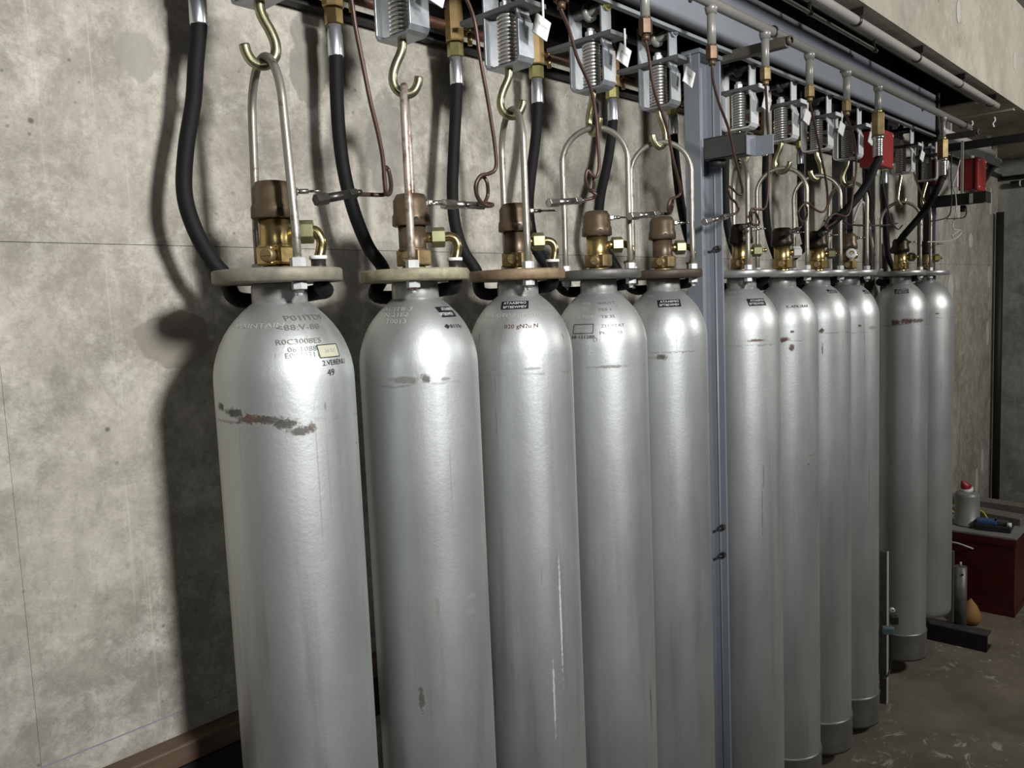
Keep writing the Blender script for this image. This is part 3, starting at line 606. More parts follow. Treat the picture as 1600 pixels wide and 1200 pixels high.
    if i in stick:
        x, y, wd, ht = stick[i]; put_patch(t, i, x, y, wd, ht, M['sticker'], zb, 'black_sticker')
        put_text(t, i, 'ATAABMIO', x + .5, y - ht * SC[i] * .17, ht * .42, M['stickertext'], zb, widen=wd * .88 / (ht * .42 * 5.4)); put_text(t, i, 'BPTBEWMEV', x, y + ht * SC[i] * .2, ht * .42, M['stickertext'], zb, widen=wd * .92 / (ht * .42 * 6.2))
    if i == 2:
        put_text(t, 2, 'ACIT8 3', 620, 484, 0.014, M['stamp'], zb, widen=1.3); put_text(t, 2, 'N 21E2', 618, 493, 0.013, M['stamp'], zb, widen=1.3); put_text(t, 2, 'T0013', 618, 503, 0.013, M['stamp'], zb, widen=1.3); put_text(t, 2, '\u25c68110p', 709, 510, 0.011, M['ink'], zb, widen=1.2)
    if i == 3:
        put_text(t, 3, '020 gN2u N', 815, 510, 0.0125, M['browntext'], zb, widen=1.15); put_text(t, 3, 'POR IDZEUNITEDEN', 798, 493, 0.012, M['stamp'], zb, widen=1.2)
        put_text(t, 3, 'OUNIS', 852, 482, 0.010, M['stamp'], zb); put_text(t, 3, 'SYTO', 861, 491, 0.010, M['stamp'], zb)
    if i == 4:
        put_patch(t, 4, 911, 514, 0.050, 0.022, M['ink'], zb, 'box_outline', 0.0009, hole=0.0014)
        put_text(t, 4, 'E8 12128B', 911, 527, 0.0105, M['ink'], zb, widen=1.3); put_text(t, 4, 'ABHTN', 911, 511, 0.008, M['stamp'], zb, widen=1.3); put_text(t, 4, 'W1ART', 911, 517, 0.008, M['stamp'], zb, widen=1.3)
        for s_, x, y in (('M1E', 915, 475), ('A0U1T', 948, 474), ('TN', 913, 484), ('PES 1', 946, 484), ('G TEM', 913, 496), ('T8 3S', 950, 495), ('ZU-9TAT', 958, 509), ('PK 6AUB', 955, 520)):
            put_text(t, 4, s_, x, y, 0.011, M['stamp' if x < 930 else 'stampdark'], zb, widen=1.3)
        put_text(t, 4, 'O', 930, 531, 0.014, M['stampdark'], zb)
    if i == 5: put_text(t, 5, 'P1E', 1016, 463, 0.011, M['stamp'], zb, widen=1.4)
    if i == 6:
        put_text(t, 6, 'JBPA T9', 1149, 457, 0.012, M['stamp'], zb, widen=1.3); put_text(t, 6, 'KRM TT', 1147, 465, 0.012, M['stamp'], zb, widen=1.3)
    if i == 7: put_text(t, 7, 'K-APK1BA8', 1247, 479, 0.013, M['ink'], zb, widen=1.2); put_text(t, 7, 'BUSAN', 1226, 462, 0.010, M['stamp'], zb)
    return t
for i in range(1, 12): gas_cylinder(i)

# ------------------------------------------------------------------ spring hangers
UGROUP = None
HOOKDIR = [0, 150, -41, -50, -112, 165, -30, -80, 150, -40, -20, -40]
def hanger(i):
    X = XC[i]; z0 = 2.31; lab = ['', 'galvanised spring hanger above the front cylinder, mostly out of frame at the top', 'galvanised spring hanger above the second cylinder, wide blue-tinted front leg',
        'galvanised spring hanger above the third cylinder, its white tag overlapping a brass valve', 'galvanised spring hanger above the fourth cylinder, lever and white tag fully in view',
        'galvanised spring hanger directly left of the top of the blue-grey column', 'spring hanger directly right of the top of the blue-grey column, behind the channel arm',
        'spring hanger second to the right of the column, just beyond the channel arm', 'spring hanger third to the right of the column',
        'spring hanger just left of the upper red box', 'spring hanger just right of the upper red box', 'last spring hanger, beside the far end of the blue-grey beam'][i]
    t = thing('spring_hanger', lab, 'hanger', (X, 0, z0), 'spring hangers in a row under the beam')
    g = M['galv'] if i <= 5 else M['galvlight']
    yb, yf, w_ = 0.046, -0.050, 0.048
    low = [(0, yb, 0.215), (0, yb, 0.012), (0, yb - 0.004, 0.004), (0, yb - .012, 0.0), (0, yf + .012, 0.0), (0, yf + .004, 0.004), (0, yf, 0.012), (0, yf, 0.085)]
    MB().strip(low, w_, 0.0055, (1, 0, 0)).strip([(0, yf, .085), (0, yf + .006, .10), (0, yf + .006, .215)], w_ * .82, 0.0055, (1, 0, 0)).build('u_bracket', g, t, None, 0.001)
    MB().tube([(0.019 * math.cos(q), 0.019 * math.sin(q), 0.005 + 0.103 * q / (2 * pi * 13)) for q in [2 * pi * k / 14 for k in range(13 * 14 + 1)]], 0.0036, 8).build('spring', M['spring'], t)
    MB().cyl((0, 0, -0.012), (0, 0, 0.14), 0.006, 12).build('spring_rod', M['darksteel'], t)
    MB().hexa((0, 0, 0.121), (0, 0, 0.136), 0.0135).cyl((0, 0, .136), (0, 0, .143), .0085, 12).build('rod_nut', M['galvlight'], t)
    mb = MB(); yl = -0.078
    pr = [(-.028, yl), (.038, yl), (.038, -.03), (.012, .03), (-.004, .115), (-.028, .115)]
    mb.add([(x, y, z) for z in (.109, .119) for x, y in pr], [(5, 4, 3, 2, 1, 0), (6, 7, 8, 9, 10, 11)] + [(k, (k + 1) % 6, 6 + (k + 1) % 6, 6 + k) for k in range(6)])
    lv = mb.build('lever_plate', M['lever'] if i <= 9 else M['darkpipe'], t, None, 0.0008)
    if i >= 6: MB().box((0.005, yl - .001, .114), (.066, .004, .012)).build('lever_tip', M['galvlight'], lv)
    sh = MB().cyl((0, 0.052, 0.183), (0, -0.046, 0.183), 0.0125, 18).build('pivot_shaft', M['darkpipe' if i > 5 else 'greypipe'], t)
    MB().lathe([(0.0135, 0), (0.023, 0), (0.024, .003), (0.023, .012), (0.0135, .012)], (0, 0.008, 0.183), (0, -1, 0), 22, caps=False).build('collar', M['greypipe' if i <= 5 else 'darkpipe'], sh)
    MB().cyl((0, yf + .002, .186), (0, yf - .003, .186), 0.0145, 20).lathe([(0.0105, 0), (0.009, .006), (.004, .009)], (0, yf - .003, .186), (0, -1, 0), 16).build('pivot_bolt', M['yellowzinc' if i == 4 else ('galv' if i <= 5 else 'darksteel')], t)
    MB().cyl((0, -0.002, 0.195), (0, -0.002, 0.235), 0.008, 10).build('suspension_link', M['rustpipe'], t)
    # tag
    pn = MB().cyl((0.022, yl - .004, 0.128), (0.022, yl - .004, 0.078), 0.0026, 8).build('tag_pin', M['whitetag'], t)
    tl = R_(14); Rt = Matrix.Rotation(tl, 3, 'Y') @ Matrix.Rotation(R_(8), 3, 'X')
    c = Vector((0.013, yl - .006, 0.066)); rt = Rt
    tg = MB().box(c, (0.046, 0.0035, 0.040), rt).build('white_tag', M['whitetag'], t, None, 0.0008)
    v, f = text_mesh('BUSAN'); mm = MB(); mm.add([c + rt @ Vector((a * .0085, -0.0022, b * .0085 + .003)) for a, b in v], f)
    if i <= 6: mm.build('tag_print', M['greyink'], tg)
    # hook
    h = R_(HOOKDIR[i]); dz = TOPB[i] - 2.2225
    pts = smooth([(0, .004), (0, -.012), (-.004, -.026), (-.014, -.046 + dz / 2), (-.0205, -.066 + dz), (-.019, -.084 + dz), (-.009, -.0965 + dz), (.004, -.1005 + dz), (.017, -.095 + dz), (.025, -.082 + dz), (.028, -.069 + dz)], 5)
    MB().tube([(u * math.cos(h), u * math.sin(h), z) for u, z in pts], 0.0086, 14).build('hook', M['hooksteel'] if i != 1 else M['hooksteel'], t)
for i in range(1, 12): hanger(i)

# ------------------------------------------------------------------ hoses and their brass valves
HP = {1: [(311, 36), (306, 100), (302, 160), (291, 230), (288, 300), (303, 355), (330, 405), (352, 432)],
      2: [(525, 88), (526, 145), (530, 210), (538, 270), (553, 330), (575, 385), (600, 424)],
      3: [(714, 132), (715, 175), (709, 240), (707, 300), (711, 350), (724, 392), (745, 425)],
      4: [(840, 163), (837, 215), (829, 280), (826, 330), (836, 385), (862, 425)],
      5: [(958, 190), (950, 250), (937, 315), (938, 370), (965, 422)],
      6: [(1052, 200), (1056, 255), (1064, 320), (1078, 380), (1100, 425)],
      7: [(1134, 240), (1133, 310), (1138, 360), (1150, 400), (1165, 425)],
      8: [(1197, 240), (1196, 310), (1200, 360), (1212, 400), (1225, 425)],
      9: [(1251, 262), (1252, 340), (1262, 390), (1280, 425)],
      10: [(1382, 290), (1384, 350), (1388, 400), (1396, 425)]}
HL = ['', 'black rubber hose hanging in a wide curve left of the front cylinder', 'black rubber hose curving down between the front and second cylinders', 'black rubber hose dropping between the second and third cylinders',
      'black rubber hose passing behind the cap of the third cylinder', 'black rubber hose slanting down behind the cap of the fourth cylinder', 'black rubber hose just left of the blue-grey column',
      'black rubber hose directly right of the blue-grey column', 'black rubber hose behind the red-brown tube beside the channel arm', 'black rubber hose behind the eighth cylinder valve, mostly hidden', 'black rubber hose behind the second to last cylinder']
HX = [0, 0.752, 1.027, 1.345, 1.642, 1.938, 2.392 - .09, 2.689 - .07, 2.985 - .05, 3.282, 3.916]
BL = ['', 'first', 'brass valve block above the second hose, orange-tinted nut below it', 'brass valve block with a bright yellow nut, between second and third spring hangers', 'brass valve block right of the third spring hanger, under a grey riser',
      'brass valve block half hidden behind the fourth spring hanger', 'brass valve block behind the hanger left of the column', 'brass valve block hidden behind the column', 'brass valve block behind the hanger right of the column',
      'brass valve block behind the third hanger right of the column', 'brass valve block behind the hanger right of the upper red box']
for i in range(1, 11):
    pts = HP[i]; X = XC[i]; n_ = len(pts)
    w3 = [at(x, y, 0.16 - 0.045 * (k / (n_ - 1)) ** 2) for k, (x, y) in enumerate(pts)]
    top = w3[0]; hx = at(pts[0][0], pts[0][1], 0.16).x
    path = [Vector((hx, 0.16, 2.338)), Vector((hx, 0.16, 2.308))] + [p for p in w3 if p.z < 2.245 and p.z > 1.858]
    path += [Vector((X - .035, .080, 1.838)), Vector((X + .02, .073, 1.832)), Vector((X + .058, .045, 1.838)), Vector((X + .073, .0, 1.843)), Vector((X + .068, -.034, 1.845)), Vector((X + (.049 if i == 1 else .059), -.050, 1.852)), Vector((X + (.049 if i == 1 else .058), -.053, 1.860))]
    t = thing('rubber_hose', HL[i], 'hose', (hx, 0.16, 2.338))
    c = (hx, 0.16, 2.338)
    loc3(MB().tube(smooth(path, 6), 0.0135, 14), c).build('hose', M['rubber'], t)
    loc3(MB().lathe([(0.0150, 0), (0.0155, .002), (0.0150, .045), (0.0135, .048), (0.0142, .060)], (hx, .16, 2.308), (0, 0, 1), 24), c).build('ferrule', M['alu'], t)
    t = thing('brass_valve', BL[i] if i > 1 else 'brass valve block just above the frame over the first hose', 'valve', (hx, 0.16, 2.363)); c = (hx, 0.16, 2.363)
    loc3(MB().hexa((hx, .16, 2.369), (hx, .16, 2.398), 0.0185, phase=0.15), c).build('nut', M['yellowzinc' if i != 2 else 'brass'], t)
    loc3(MB().lathe([(0.0205, 0), (0.022, .003), (0.022, .098), (0.0205, .101)], (hx, .16, 2.401), (0, 0, 1), 8, False, phase=pi / 8), c).build('block', M['brassblock'], t)
    loc3(MB().cyl((hx, .16, 2.501), (hx, .16, 2.66), 0.0145, 16), c).build('riser', M['greypipe'], t)
    loc3(MB().cyl((hx + .018, .15, 2.425), (hx + .036, .145, 2.425), 0.004, 10).cyl((hx + .033, .145, 2.438), (hx + .033, .145, 2.425), 0.003, 8).cyl((hx + .033, .145, 2.425), (hx + .033, .145, 2.397), 0.0055, 10), c).build('relief_pin', M['brass'], t)

# big hoses from the header drops on the right
def big_hose(xd, pts, label, blabel, Y0=-0.18, ys=None):
    t = thing('brass_coupling', blabel, 'coupling', (xd, -0.18, 2.33)); c = (xd, -.18, 2.33)
    loc3(MB().lathe([(0.022, 0), (0.0235, .004), (0.0235, .075), (0.021, .08)], (xd, -.18, 2.345), (0, 0, 1), 6, False, phase=.3), c).build('hex_body', M['brassdull'], t, None, .001)
    loc3(MB().lathe([(0.014, 0), (0.014, .012)], (xd, -.18, 2.423), (0, 0, 1), 16), c).build('collar', M['yellowzinc'], t)
    t2 = thing('rubber_hose', label, 'hose', (xd, -.18, 2.345)); c = (xd, -.18, 2.345)
    prof = [(0.016, 0)]
    for k in range(9): prof += [(0.0165, .002 + k * .0065), (0.0182, .004 + k * .0065), (0.0165, .006 + k * .0065)]
    prof += [(0.0205, .064), (0.0225, .072)]
    loc3(MB().lathe(prof, (xd, -.18, 2.272), (0, 0, 1), 24), c).build('ribbed_ferrule', M['chrome'], t2)
    path = [Vector((xd, -.18, 2.29)), Vector((xd, -.18, 2.262))] + [at(x, y, Y) for (x, y, Y) in pts]
    loc3(MB().tube(smooth(path, 6), 0.0148, 14), c).build('hose', M['rubber'], t2)
big_hose(DX[10], [(1366, 262, -.18), (1352, 292, -.16), (1325, 325, -.12), (1290, 358, -.06), (1258, 385, .02), (1240, 402, .06)], 'thick black hose sweeping down to the left in front of the upper red box', 'large hexagonal brass coupling beside the upper red box')
big_hose(3.875, [(1473, 275, -.18), (1462, 300, -.16), (1440, 335, -.10), (1412, 368, -.03), (1395, 392, .05)], 'thick black hose sweeping down to the left at the far end of the beam', 'large hexagonal brass coupling at the far end of the header pipe')

# ------------------------------------------------------------------ copper tubes with end connectors
TUBES = [
 (DX[2], [(540, -30), (549, 0), (556, 45), (567, 100), (579, 160), (590, 205), (597, 240), (600, 268), (603, 300), (609, 302), (611, 288), (607, 266), (602, 262), (600, 272), (602, 296), (600, 304), (575, 304), (551, 303)], (-.18, -.11), (548, 303, 493, 313), 'copper tube ending in a dark loose connector right of the front cylinder', 'darksteel'),
 (DX[3], [(733, -30), (738, 20), (750, 90), (761, 150), (770, 205), (775, 245), (774, 264), (765, 271), (751, 275), (743, 290), (746, 308), (755, 318), (762, 305), (761, 285), (754, 276), (746, 284), (745, 302), (752, 316), (764, 322), (770, 320), (760, 318), (748, 321)], (-.18, -.10), (747, 321, 692, 319), 'copper tube with a round loop joined to the second cylinder cap', 'chrome'),
 (DX[4], [(886, 5), (889, 45), (902, 90), (922, 135), (931, 180), (935, 230), (936, 262), (932, 276), (924, 273), (918, 266), (915, 280), (920, 296), (926, 298), (928, 282), (922, 268), (917, 275), (919, 292), (926, 300), (931, 304), (924, 310), (903, 314)], (-.18, -.10), (900, 314, 857, 317), 'copper tube with a narrow coil crossing the fourth hanging bail', 'chrome'),
 (DX[5], [(1013, 62), (1014, 90), (1023, 145), (1041, 195), (1051, 245), (1061, 285), (1063, 302), (1056, 308), (1048, 312), (1044, 325), (1047, 333), (1051, 322), (1050, 310), (1047, 318), (1046, 332), (1040, 334), (1025, 334)], (-.18, -.10), (1022, 335, 984, 338), 'copper tube descending just left of the column to the fifth cylinder', 'chrome'),
 (DX[6], [(1113, 97), (1114, 125), (1123, 160), (1138, 200), (1148, 245), (1158, 285), (1160, 302), (1153, 303), (1141, 292), (1138, 298), (1141, 309), (1149, 316), (1154, 326), (1150, 333), (1134, 338)], (-.18, -.10), (1131, 339, 1100, 347), 'copper tube crossing in front of the blue-grey column', 'chrome'),
 (DX[7], [(1195, 125), (1198, 165), (1201, 215), (1201, 265), (1199, 312), (1194, 326), (1184, 327), (1175, 327), (1171, 338), (1175, 350), (1184, 352), (1186, 345), (1180, 332), (1174, 336), (1174, 346), (1166, 352)], (-.18, -.07), (1168, 352, 1158, 356), 'red-brown copper tube dropping past the angle plate of the channel arm', 'darksteel'),
 (DX[8], [(1270, 158), (1274, 200), (1282, 240), (1291, 285), (1293, 320), (1286, 331), (1275, 328), (1262, 317), (1252, 322), (1247, 335), (1254, 346), (1261, 336), (1259, 322), (1250, 324), (1248, 338), (1253, 352), (1242, 360)], (-.18, -.07), (1244, 359, 1230, 364), 'thin dark copper tube looping above the seventh cylinder valve', 'darksteel'),
 (DX[9], [(1325, 168), (1334, 215), (1338, 262), (1333, 300), (1328, 330), (1320, 338), (1305, 334), (1294, 342), (1289, 355), (1300, 350), (1308, 342), (1302, 336), (1294, 345), (1292, 360)], (-.18, -.07), (1294, 360, 1282, 366), 'thin dark copper tube looping above the eighth cylinder valve', 'darksteel'),
]
for xd, pts, (ya, yb), (cx0, cy0, cx1, cy1), lab, mm in TUBES:
    n_ = len(pts); loopk = 0
    w3 = []
    for k, (x, y) in enumerate(pts):
        f = k / (n_ - 1); Y = ya + (yb - ya) * f
        if k > n_ * 0.55: Y += 0.010 * math.sin(k * 1.3)
        w3.append(at(x, y, Y))
    start = [Vector((xd, -0.18, 2.385)), Vector((xd, -0.18, 2.372))]
    w3 = [p for k, p in enumerate(w3) if p.z < 2.36 or k > 6]
    path = start + w3; c = (xd, -.18, 2.37)
    t = thing('copper_tube', lab, 'tube', c)
    loc3(MB().tube(smooth(path, 5), 0.0036, 10), c).build('tube', M['copper'], t)
    loc3(MB().hexa((xd, -.18, 2.388), (xd, -.18, 2.420), 0.0155).cyl((xd, -.18, 2.375), (xd, -.18, 2.388), 0.0085, 12).lathe([(0.013, 0), (0.0125, .004)], (xd, -.18, 2.42), (0, 0, 1), 14), c).build('top_nut', M['coppernut' if xd < 2.1 else 'brassdull'], t)
    a = at(cx0, cy0, yb); b = at(cx1, cy1, yb); d = (b - a)
    cn = loc3(MB().hexa(a - d * .16, a + d * .06, 0.0082).cyl(a + d * .06, a + d * .70, 0.0072, 16).hexa(a + d * .68, b, 0.0098).cyl(a - d * .3, a - d * .16, 0.0048, 10), c).build('connector', M[mm], t)
    if xd == DX[3]: loc3(MB().cyl(b, b + d * .32, 0.0022, 8), c).build('connecting_rod', M['chrome'], t)

# thin cables on the far right
def cable(pts, Y, r, label, m):
    w3 = [at(x, y, Y if isinstance(Y, float) else Y[0] + (Y[1] - Y[0]) * k / (len(pts) - 1)) for k, (x, y) in enumerate(pts)]
    o = MB().tube(smooth(w3, 6), r, 8).build('cable', m, None, w3[0]); tag(o, label, 'cable')
cable([(1487, 238), (1486, 270), (1487, 300), (1486, 325), (1482, 338), (1470, 343), (1454, 346)], -.12, 0.0028, 'thin black cable hanging left of the lower red box and turning left', M['black'])
cable([(1500, 250), (1494, 275), (1489, 290), (1493, 305), (1494, 330), (1489, 350), (1490, 358), (1502, 360), (1501, 366), (1492, 373), (1488, 368), (1498, 361), (1500, 366), (1485, 376), (1449, 378)], -.12, 0.0028, 'thin cable with a loop and a pale straight end below the lower red box', M['conduit'])
cable([(1509, 322), (1510, 332), (1505, 340), (1480, 342)], (-.2, -.12), 0.0026, 'short black cable dropping from the dark bracket under the lower red box', M['black'])
cable([(1357, 262), (1359, 300), (1366, 330), (1360, 350), (1345, 352), (1325, 350), (1318, 344)], -.02, 0.0034, 'dark curved tube behind the big hose below the upper red box', M['copper'])
cable([(1378, 262), (1380, 290), (1386, 320), (1392, 345), (1403, 358), (1410, 352)], -.06, 0.0034, 'dark tube running down from the upper red box to the tenth cylinder valve', M['darkpipe'])
cable([(1402, 349), (1380, 352), (1340, 352), (1300, 347), (1288, 345)], .05, 0.004, 'dark horizontal tube behind the valves of the eighth and ninth cylinders', M['darkpipe'])
cable([(1425, 262), (1438, 300), (1446, 320), (1445, 335)], -.04, 0.004, 'pale curved tube beside the last thick hose', M['hooksteel'])

# leaning bent rod behind ninth cylinder
o = MB().tube(smooth([at(1333, 347, .12), at(1342, 322, .12), at(1347, 316, .12), at(1351, 322, .12), at(1358, 352, .12), at(1366, 400, .12)], 6), 0.006, 10).build('bent_rod', M['conduit'], None, at(1347, 400, .12)); tag(o, 'pale bent rod with a pointed top behind the ninth cylinder', 'rod')

# ------------------------------------------------------------------ red boxes
def red_box(x0, x1, y0, y1, z0, z1, label):
    c = ((x0 + x1) / 2, (y0 + y1) / 2, z0); t = thing('junction_box', label, 'box', c)
    loc3(MB().span((x0, y0 + .018, z0), (x1, y1, z1)), c).build('housing', M['red'], t, None, 0.003)
    ld = loc3(MB().span((x0 - .003, y0, z0 - .003), (x1 + .003, y0 + .017, z1 + .003)), c).build('lid', M['red'], t, None, 0.004)
    for sx in (x0 + .012, x1 - .012):
        for sz in (z0 + .012, z1 - .012):
            loc3(MB().cyl((sx, y0 - .003, sz), (sx, y0, sz), 0.0045, 10), c).build('screw', M['galvlight'], ld)
    loc3(MB().cyl((x0 + .05, (y0 + y1) / 2, z1), (x0 + .05, (y0 + y1) / 2, z1 + .018), 0.012, 12), c).build('gland', M['white'], t)
    loc3(MB().cyl((x0 + .06, (y0 + y1) / 2, z0), (x0 + .06, (y0 + y1) / 2, z0 - .03), 0.013, 12), c).build('gland', M['white'], t)
red_box(3.55, 3.70, -0.037, 0.050, 2.31, 2.452, 'upper red junction box between the ninth and tenth spring hangers')
red_box(4.60, 4.75, -0.150, -0.062, 2.275, 2.428, 'lower red junction box on a dark bracket beyond the end of the beam')
o = MB().span((4.50, -0.083, 2.286), (4.512, -0.040, 2.384)).build('notice_plate', M['white'], None, (4.5, -.06, 2.286), 0.001); tag(o, 'plain pale plate mounted left of the lower red junction box', 'plate')
o = MB().span((4.40, -0.01, 2.30), (4.50, 0.05, 2.42)).build('red_enclosure', M['reddark'], None, (4.45, .02, 2.3), 0.002); tag(o, 'dark red sliver of an enclosure behind the pale plate', 'box')
t = thing('box_bracket', 'dark steel shelf bracket carrying the lower red junction box', 'bracket', (4.5, 0.0, 2.2)); c = (4.5, 0, 2.2)
loc3(MB().span((4.50, 0.06, 2.196), (4.506, -0.200, 2.246)).span((4.50, 0.06, 2.246), (4.60, -0.200, 2.252)).span((4.5, -.2, 2.2), (4.6, -.206, 2.252)), c).build('shelf', M['black'], t)
loc3(MB().span((4.497, -0.135, 2.200), (4.4995, -0.150, 2.246)), c).build('pale_label', M['conduit'], t)
loc3(MB().cyl((4.53, -.10, 2.196), (4.53, -.10, 2.165), .012, 12), c).build('gland', M['black'], t)
o = MB().span((4.48, -0.112, 2.250), (4.486, -0.100, 2.50)).build('slotted_strut', M['conduit'], None, (4.48, -.1, 2.25)); tag(o, 'narrow pale upright strut left of the lower red junction box', 'strut')
# dark frame members to the front and right
t = thing('frame_member', 'dark steel member running forward above the lower red junction box', 'strut', (4.55, 0, 2.49))
loc3(MB().span((4.545, 0.05, 2.468), (4.575, -1.4, 2.505)), (4.55, 0, 2.49)).build('bar', M['black'], t)
t = thing('frame_member', 'dark steel beam running to the far corner above the lower red box', 'beam', (4.8, 0.02, 2.5))
c = (4.8, .02, 2.5)
loc3(MB().span((4.55, -0.01, 2.50), (5.72, 0.05, 2.545)), c).build('bar', M['darkpipe'], t)
loc3(MB().strip([(5.70, 0.02, 2.52), (5.35, 0.02, 2.36)], 0.035, 0.02, (0, 1, 0)), c).build('brace', M['black'], t)

# ------------------------------------------------------------------ ceiling pipes
t = thing('ceiling_pipe', 'light grey pipe clipped under the concrete soffit, running to the far corner', 'pipe', (3, -.215, 2.66)); c = (3, -.215, 2.66)
loc3(MB().cyl((-0.5, -.207, 2.662), (4.62, -.221, 2.662), 0.0145, 18), c).build('pipe', M['conduit'], t)
for x in (1.4, 2.0, 2.774, 3.39, 3.97, 4.52):
    cl = loc3(MB().lathe([(0.0150, -.006), (0.0185, -.006), (0.0185, .006), (0.0150, .006)], (x, -.216, 2.662), (1, 0, 0), 16, caps=False).span((x - .005, -.24, 2.674), (x + .005, -.19, 2.70)), c).build('pipe_clip', M['darksteel'], t)
t = thing('ceiling_conduit', 'thin bright conduit ending short beneath the dark soffit recess', 'conduit', (2.4, -.136, 2.66)); c = (2.4, -.136, 2.66)
loc3(MB().cyl((0.0, -.136, 2.668), (3.2, -.136, 2.668), 0.0062, 12), c).build('conduit', M['conduit'], t)
for x in (1.6, 2.35, 2.6, 3.17): loc3(MB().lathe([(0.0064, -.008), (0.009, -.008), (0.009, .008), (0.0064, .008)], (x, -.136, 2.668), (1, 0, 0), 12, caps=False).span((x - .004, -.14, 2.675), (x + .004, -.132, 2.70)), c).build('clip', M['darksteel'], t)
for (a, b, r, lab) in (((4.55, .05, 2.60), (5.82, .05, 2.60), .022, 'upper of two pale pipes running to the corner past the lower red box'), ((4.75, .12, 2.60), (6.3, .12, 2.61), .020, 'lower of two pale pipes running to the corner past the lower red box')):
    o = MB().cyl(a, b, r, 16).span((b[0] - .12, b[1] - .01, b[2]), (b[0] - .10, b[1] + .01, ZS)).span((a[0] + .3, a[1] - .01, b[2]), (a[0] + .32, a[1] + .01, ZS)).build('corner_pipe', M['conduit'], None, a); tag(o, lab, 'pipe')
for k, (x, y) in enumerate(((1531, 192), (1562, 186), (1589, 215))):
    p = Vector((5.0, -.05 - .09 * k, ZS - .03)); pass
def wire_hook(x, y, lab):
    o = MB().tube(smooth([(x, y, 2.672), (x, y - .004, 2.655), (x, y + .006, 2.64), (x, y, 2.622)], 4), 0.0045, 8).build('ceiling_hook', M['whitetag'], None, (x, y, 2.672)); tag(o, lab, 'hook')
wire_hook(4.97, -.03, 'small white hook under the ceiling groove, the left one'); wire_hook(4.97, -.135, 'small white hook under the ceiling groove, at the end of the grey pipe')
# wall pipes at the right
t = thing('wall_pipe', 'dark horizontal pipe along the right wall below the ceiling', 'pipe', (6.9, -.5, 2.56))
loc3(MB().cyl((6.92, .24, 2.565), (6.92, -2.0, 2.565), .014, 12), (6.9, -.5, 2.56)).build('pipe', M['black'], t)
t = thing('wall_pipe', 'dark grey capped pipe with a pale clip, lower on the right wall', 'pipe', (6.9, .1, 2.5)); c = (6.9, .1, 2.5)
loc3(MB().cyl((6.90, .17, 2.515), (6.90, -2.0, 2.515), .020, 14), c).build('pipe', M['darkpipe'], t)
loc3(MB().cyl((6.90, .115, 2.515), (6.90, .105, 2.515), .022, 14), c).build('clip', M['white'], t)
o = MB().cyl((5.6, YW - .02, 2.585), (6.93, YW - .02, 2.585), .012, 12).build('wall_pipe', M['darkpipe'], None, (6.2, .24, 2.58)); tag(o, 'thin dark pipe along the back wall into the far corner', 'pipe')

# ------------------------------------------------------------------ floor things
# red cabinet
cx0, cx1, cy0, cy1, cz = 4.878, 5.55, -0.285, 0.225, 0.465
t = thing('metal_cabinet', 'low dark red metal cabinet with a grey top at the end of the row', 'cabinet', ((cx0 + cx1) / 2, (cy0 + cy1) / 2, ZF)); c = tuple(t.location)
loc3(MB().span((cx0, cy0, ZF), (cx1, cy1, cz - .012)), c).build('body', M['reddark'], t, None, .003)
loc3(MB().span((cx0 - .006, cy0 - .006, cz - .05), (cx1, cy1, cz - .012)), c).build('top_rim', M['reddark'], t, None, .002)
loc3(MB().span((cx0 - .006, cy0 - .006, cz - .012), (cx1, cy1, cz)), c).build('top_board', M['greytop'], t, None, .002)
loc3(MB().span((cx0 - .004, cy0 - .004, ZF), (cx1, cy1, ZF + .03)), c).build('plinth', M['reddark'], t, None, .002)
loc3(MB().tube(smooth([(cx0 + .002, 0.10, .385), (cx0 - .018, .09, .392), (cx0 - .022, 0.0, .398), (cx0 - .020, -.06, .386), (cx0 + .002, -.085, .372)], 5), .005, 8), c).build('handle', M['conduit'], t)
# grey can
q = Vector((5.02, -0.02, cz)); t = thing('grey_canister', 'grey metal canister with a red and white top standing on the red cabinet', 'canister', q)
MB().lathe([(.062, 0), (.066, .004), (.066, .010), (.063, .012), (.063, .165), (.060, .180), (.045, .190), (.020, .194)], n=32).build('can', M['cangrey'], t)
MB().lathe([(.030, 0), (.033, .008), (.030, .022)], (0, 0, .192), (-.25, .1, 1), 16).build('white_collar', M['white'], t)
MB().lathe([(.030, 0), (.022, .022), (.008, .046), (.004, .05)], (-.005, .004, .212), (-.55, .4, 1), 16).build('red_spout', M['red'], t)
MB().box((.02, -.02, .198), (.03, .012, .018), Rz(.5)).build('black_clip', M['blackplastic'], t, None, .002)
# device
q = Vector((4.99, -.16, cz)); t = thing('power_tool_case', 'black and blue hand tool lying on the near corner of the red cabinet', 'tool', q)
MB().box((0, 0, .018), (.10, .17, .036), Rz(.1)).build('base', M['blackplastic'], t, None, .006)
MB().box((-.01, .03, .045), (.06, .10, .026), Rz(.1)).build('blue_grip', M['blue'], t, None, .006)
MB().cyl((-.03, -.07, .045), (-.028, -.09, .045), .012, 14).build('white_cap', M['white'], t)
MB().box((-.005, -.035, .047), (.05, .07, .022), Rz(.1)).build('barrel', M['darkpipe'], t, None, .004)
o = MB().tube(smooth([(5.14, .05, cz + .008), (5.13, .09, cz + .05), (5.13, .06, cz + .075), (5.15, -.02, cz + .05), (5.16, -.06, cz + .055), (5.13, -.10, cz + .02), (5.12, -.11, cz + .005)], 6), .004, 8).build('yellow_cord', M['yellow'], None, (5.14, 0, cz)); tag(o, 'looped yellow cord on the red cabinet behind the canister', 'cord')
o = MB().box((5.24, -.08, cz + .02), (.12, .40, .04), Rz(-.25)).build('grey_board', M['woodgrey'], None, (5.24, -.08, cz), .002); tag(o, 'weathered grey board lying across the back of the red cabinet', 'board')
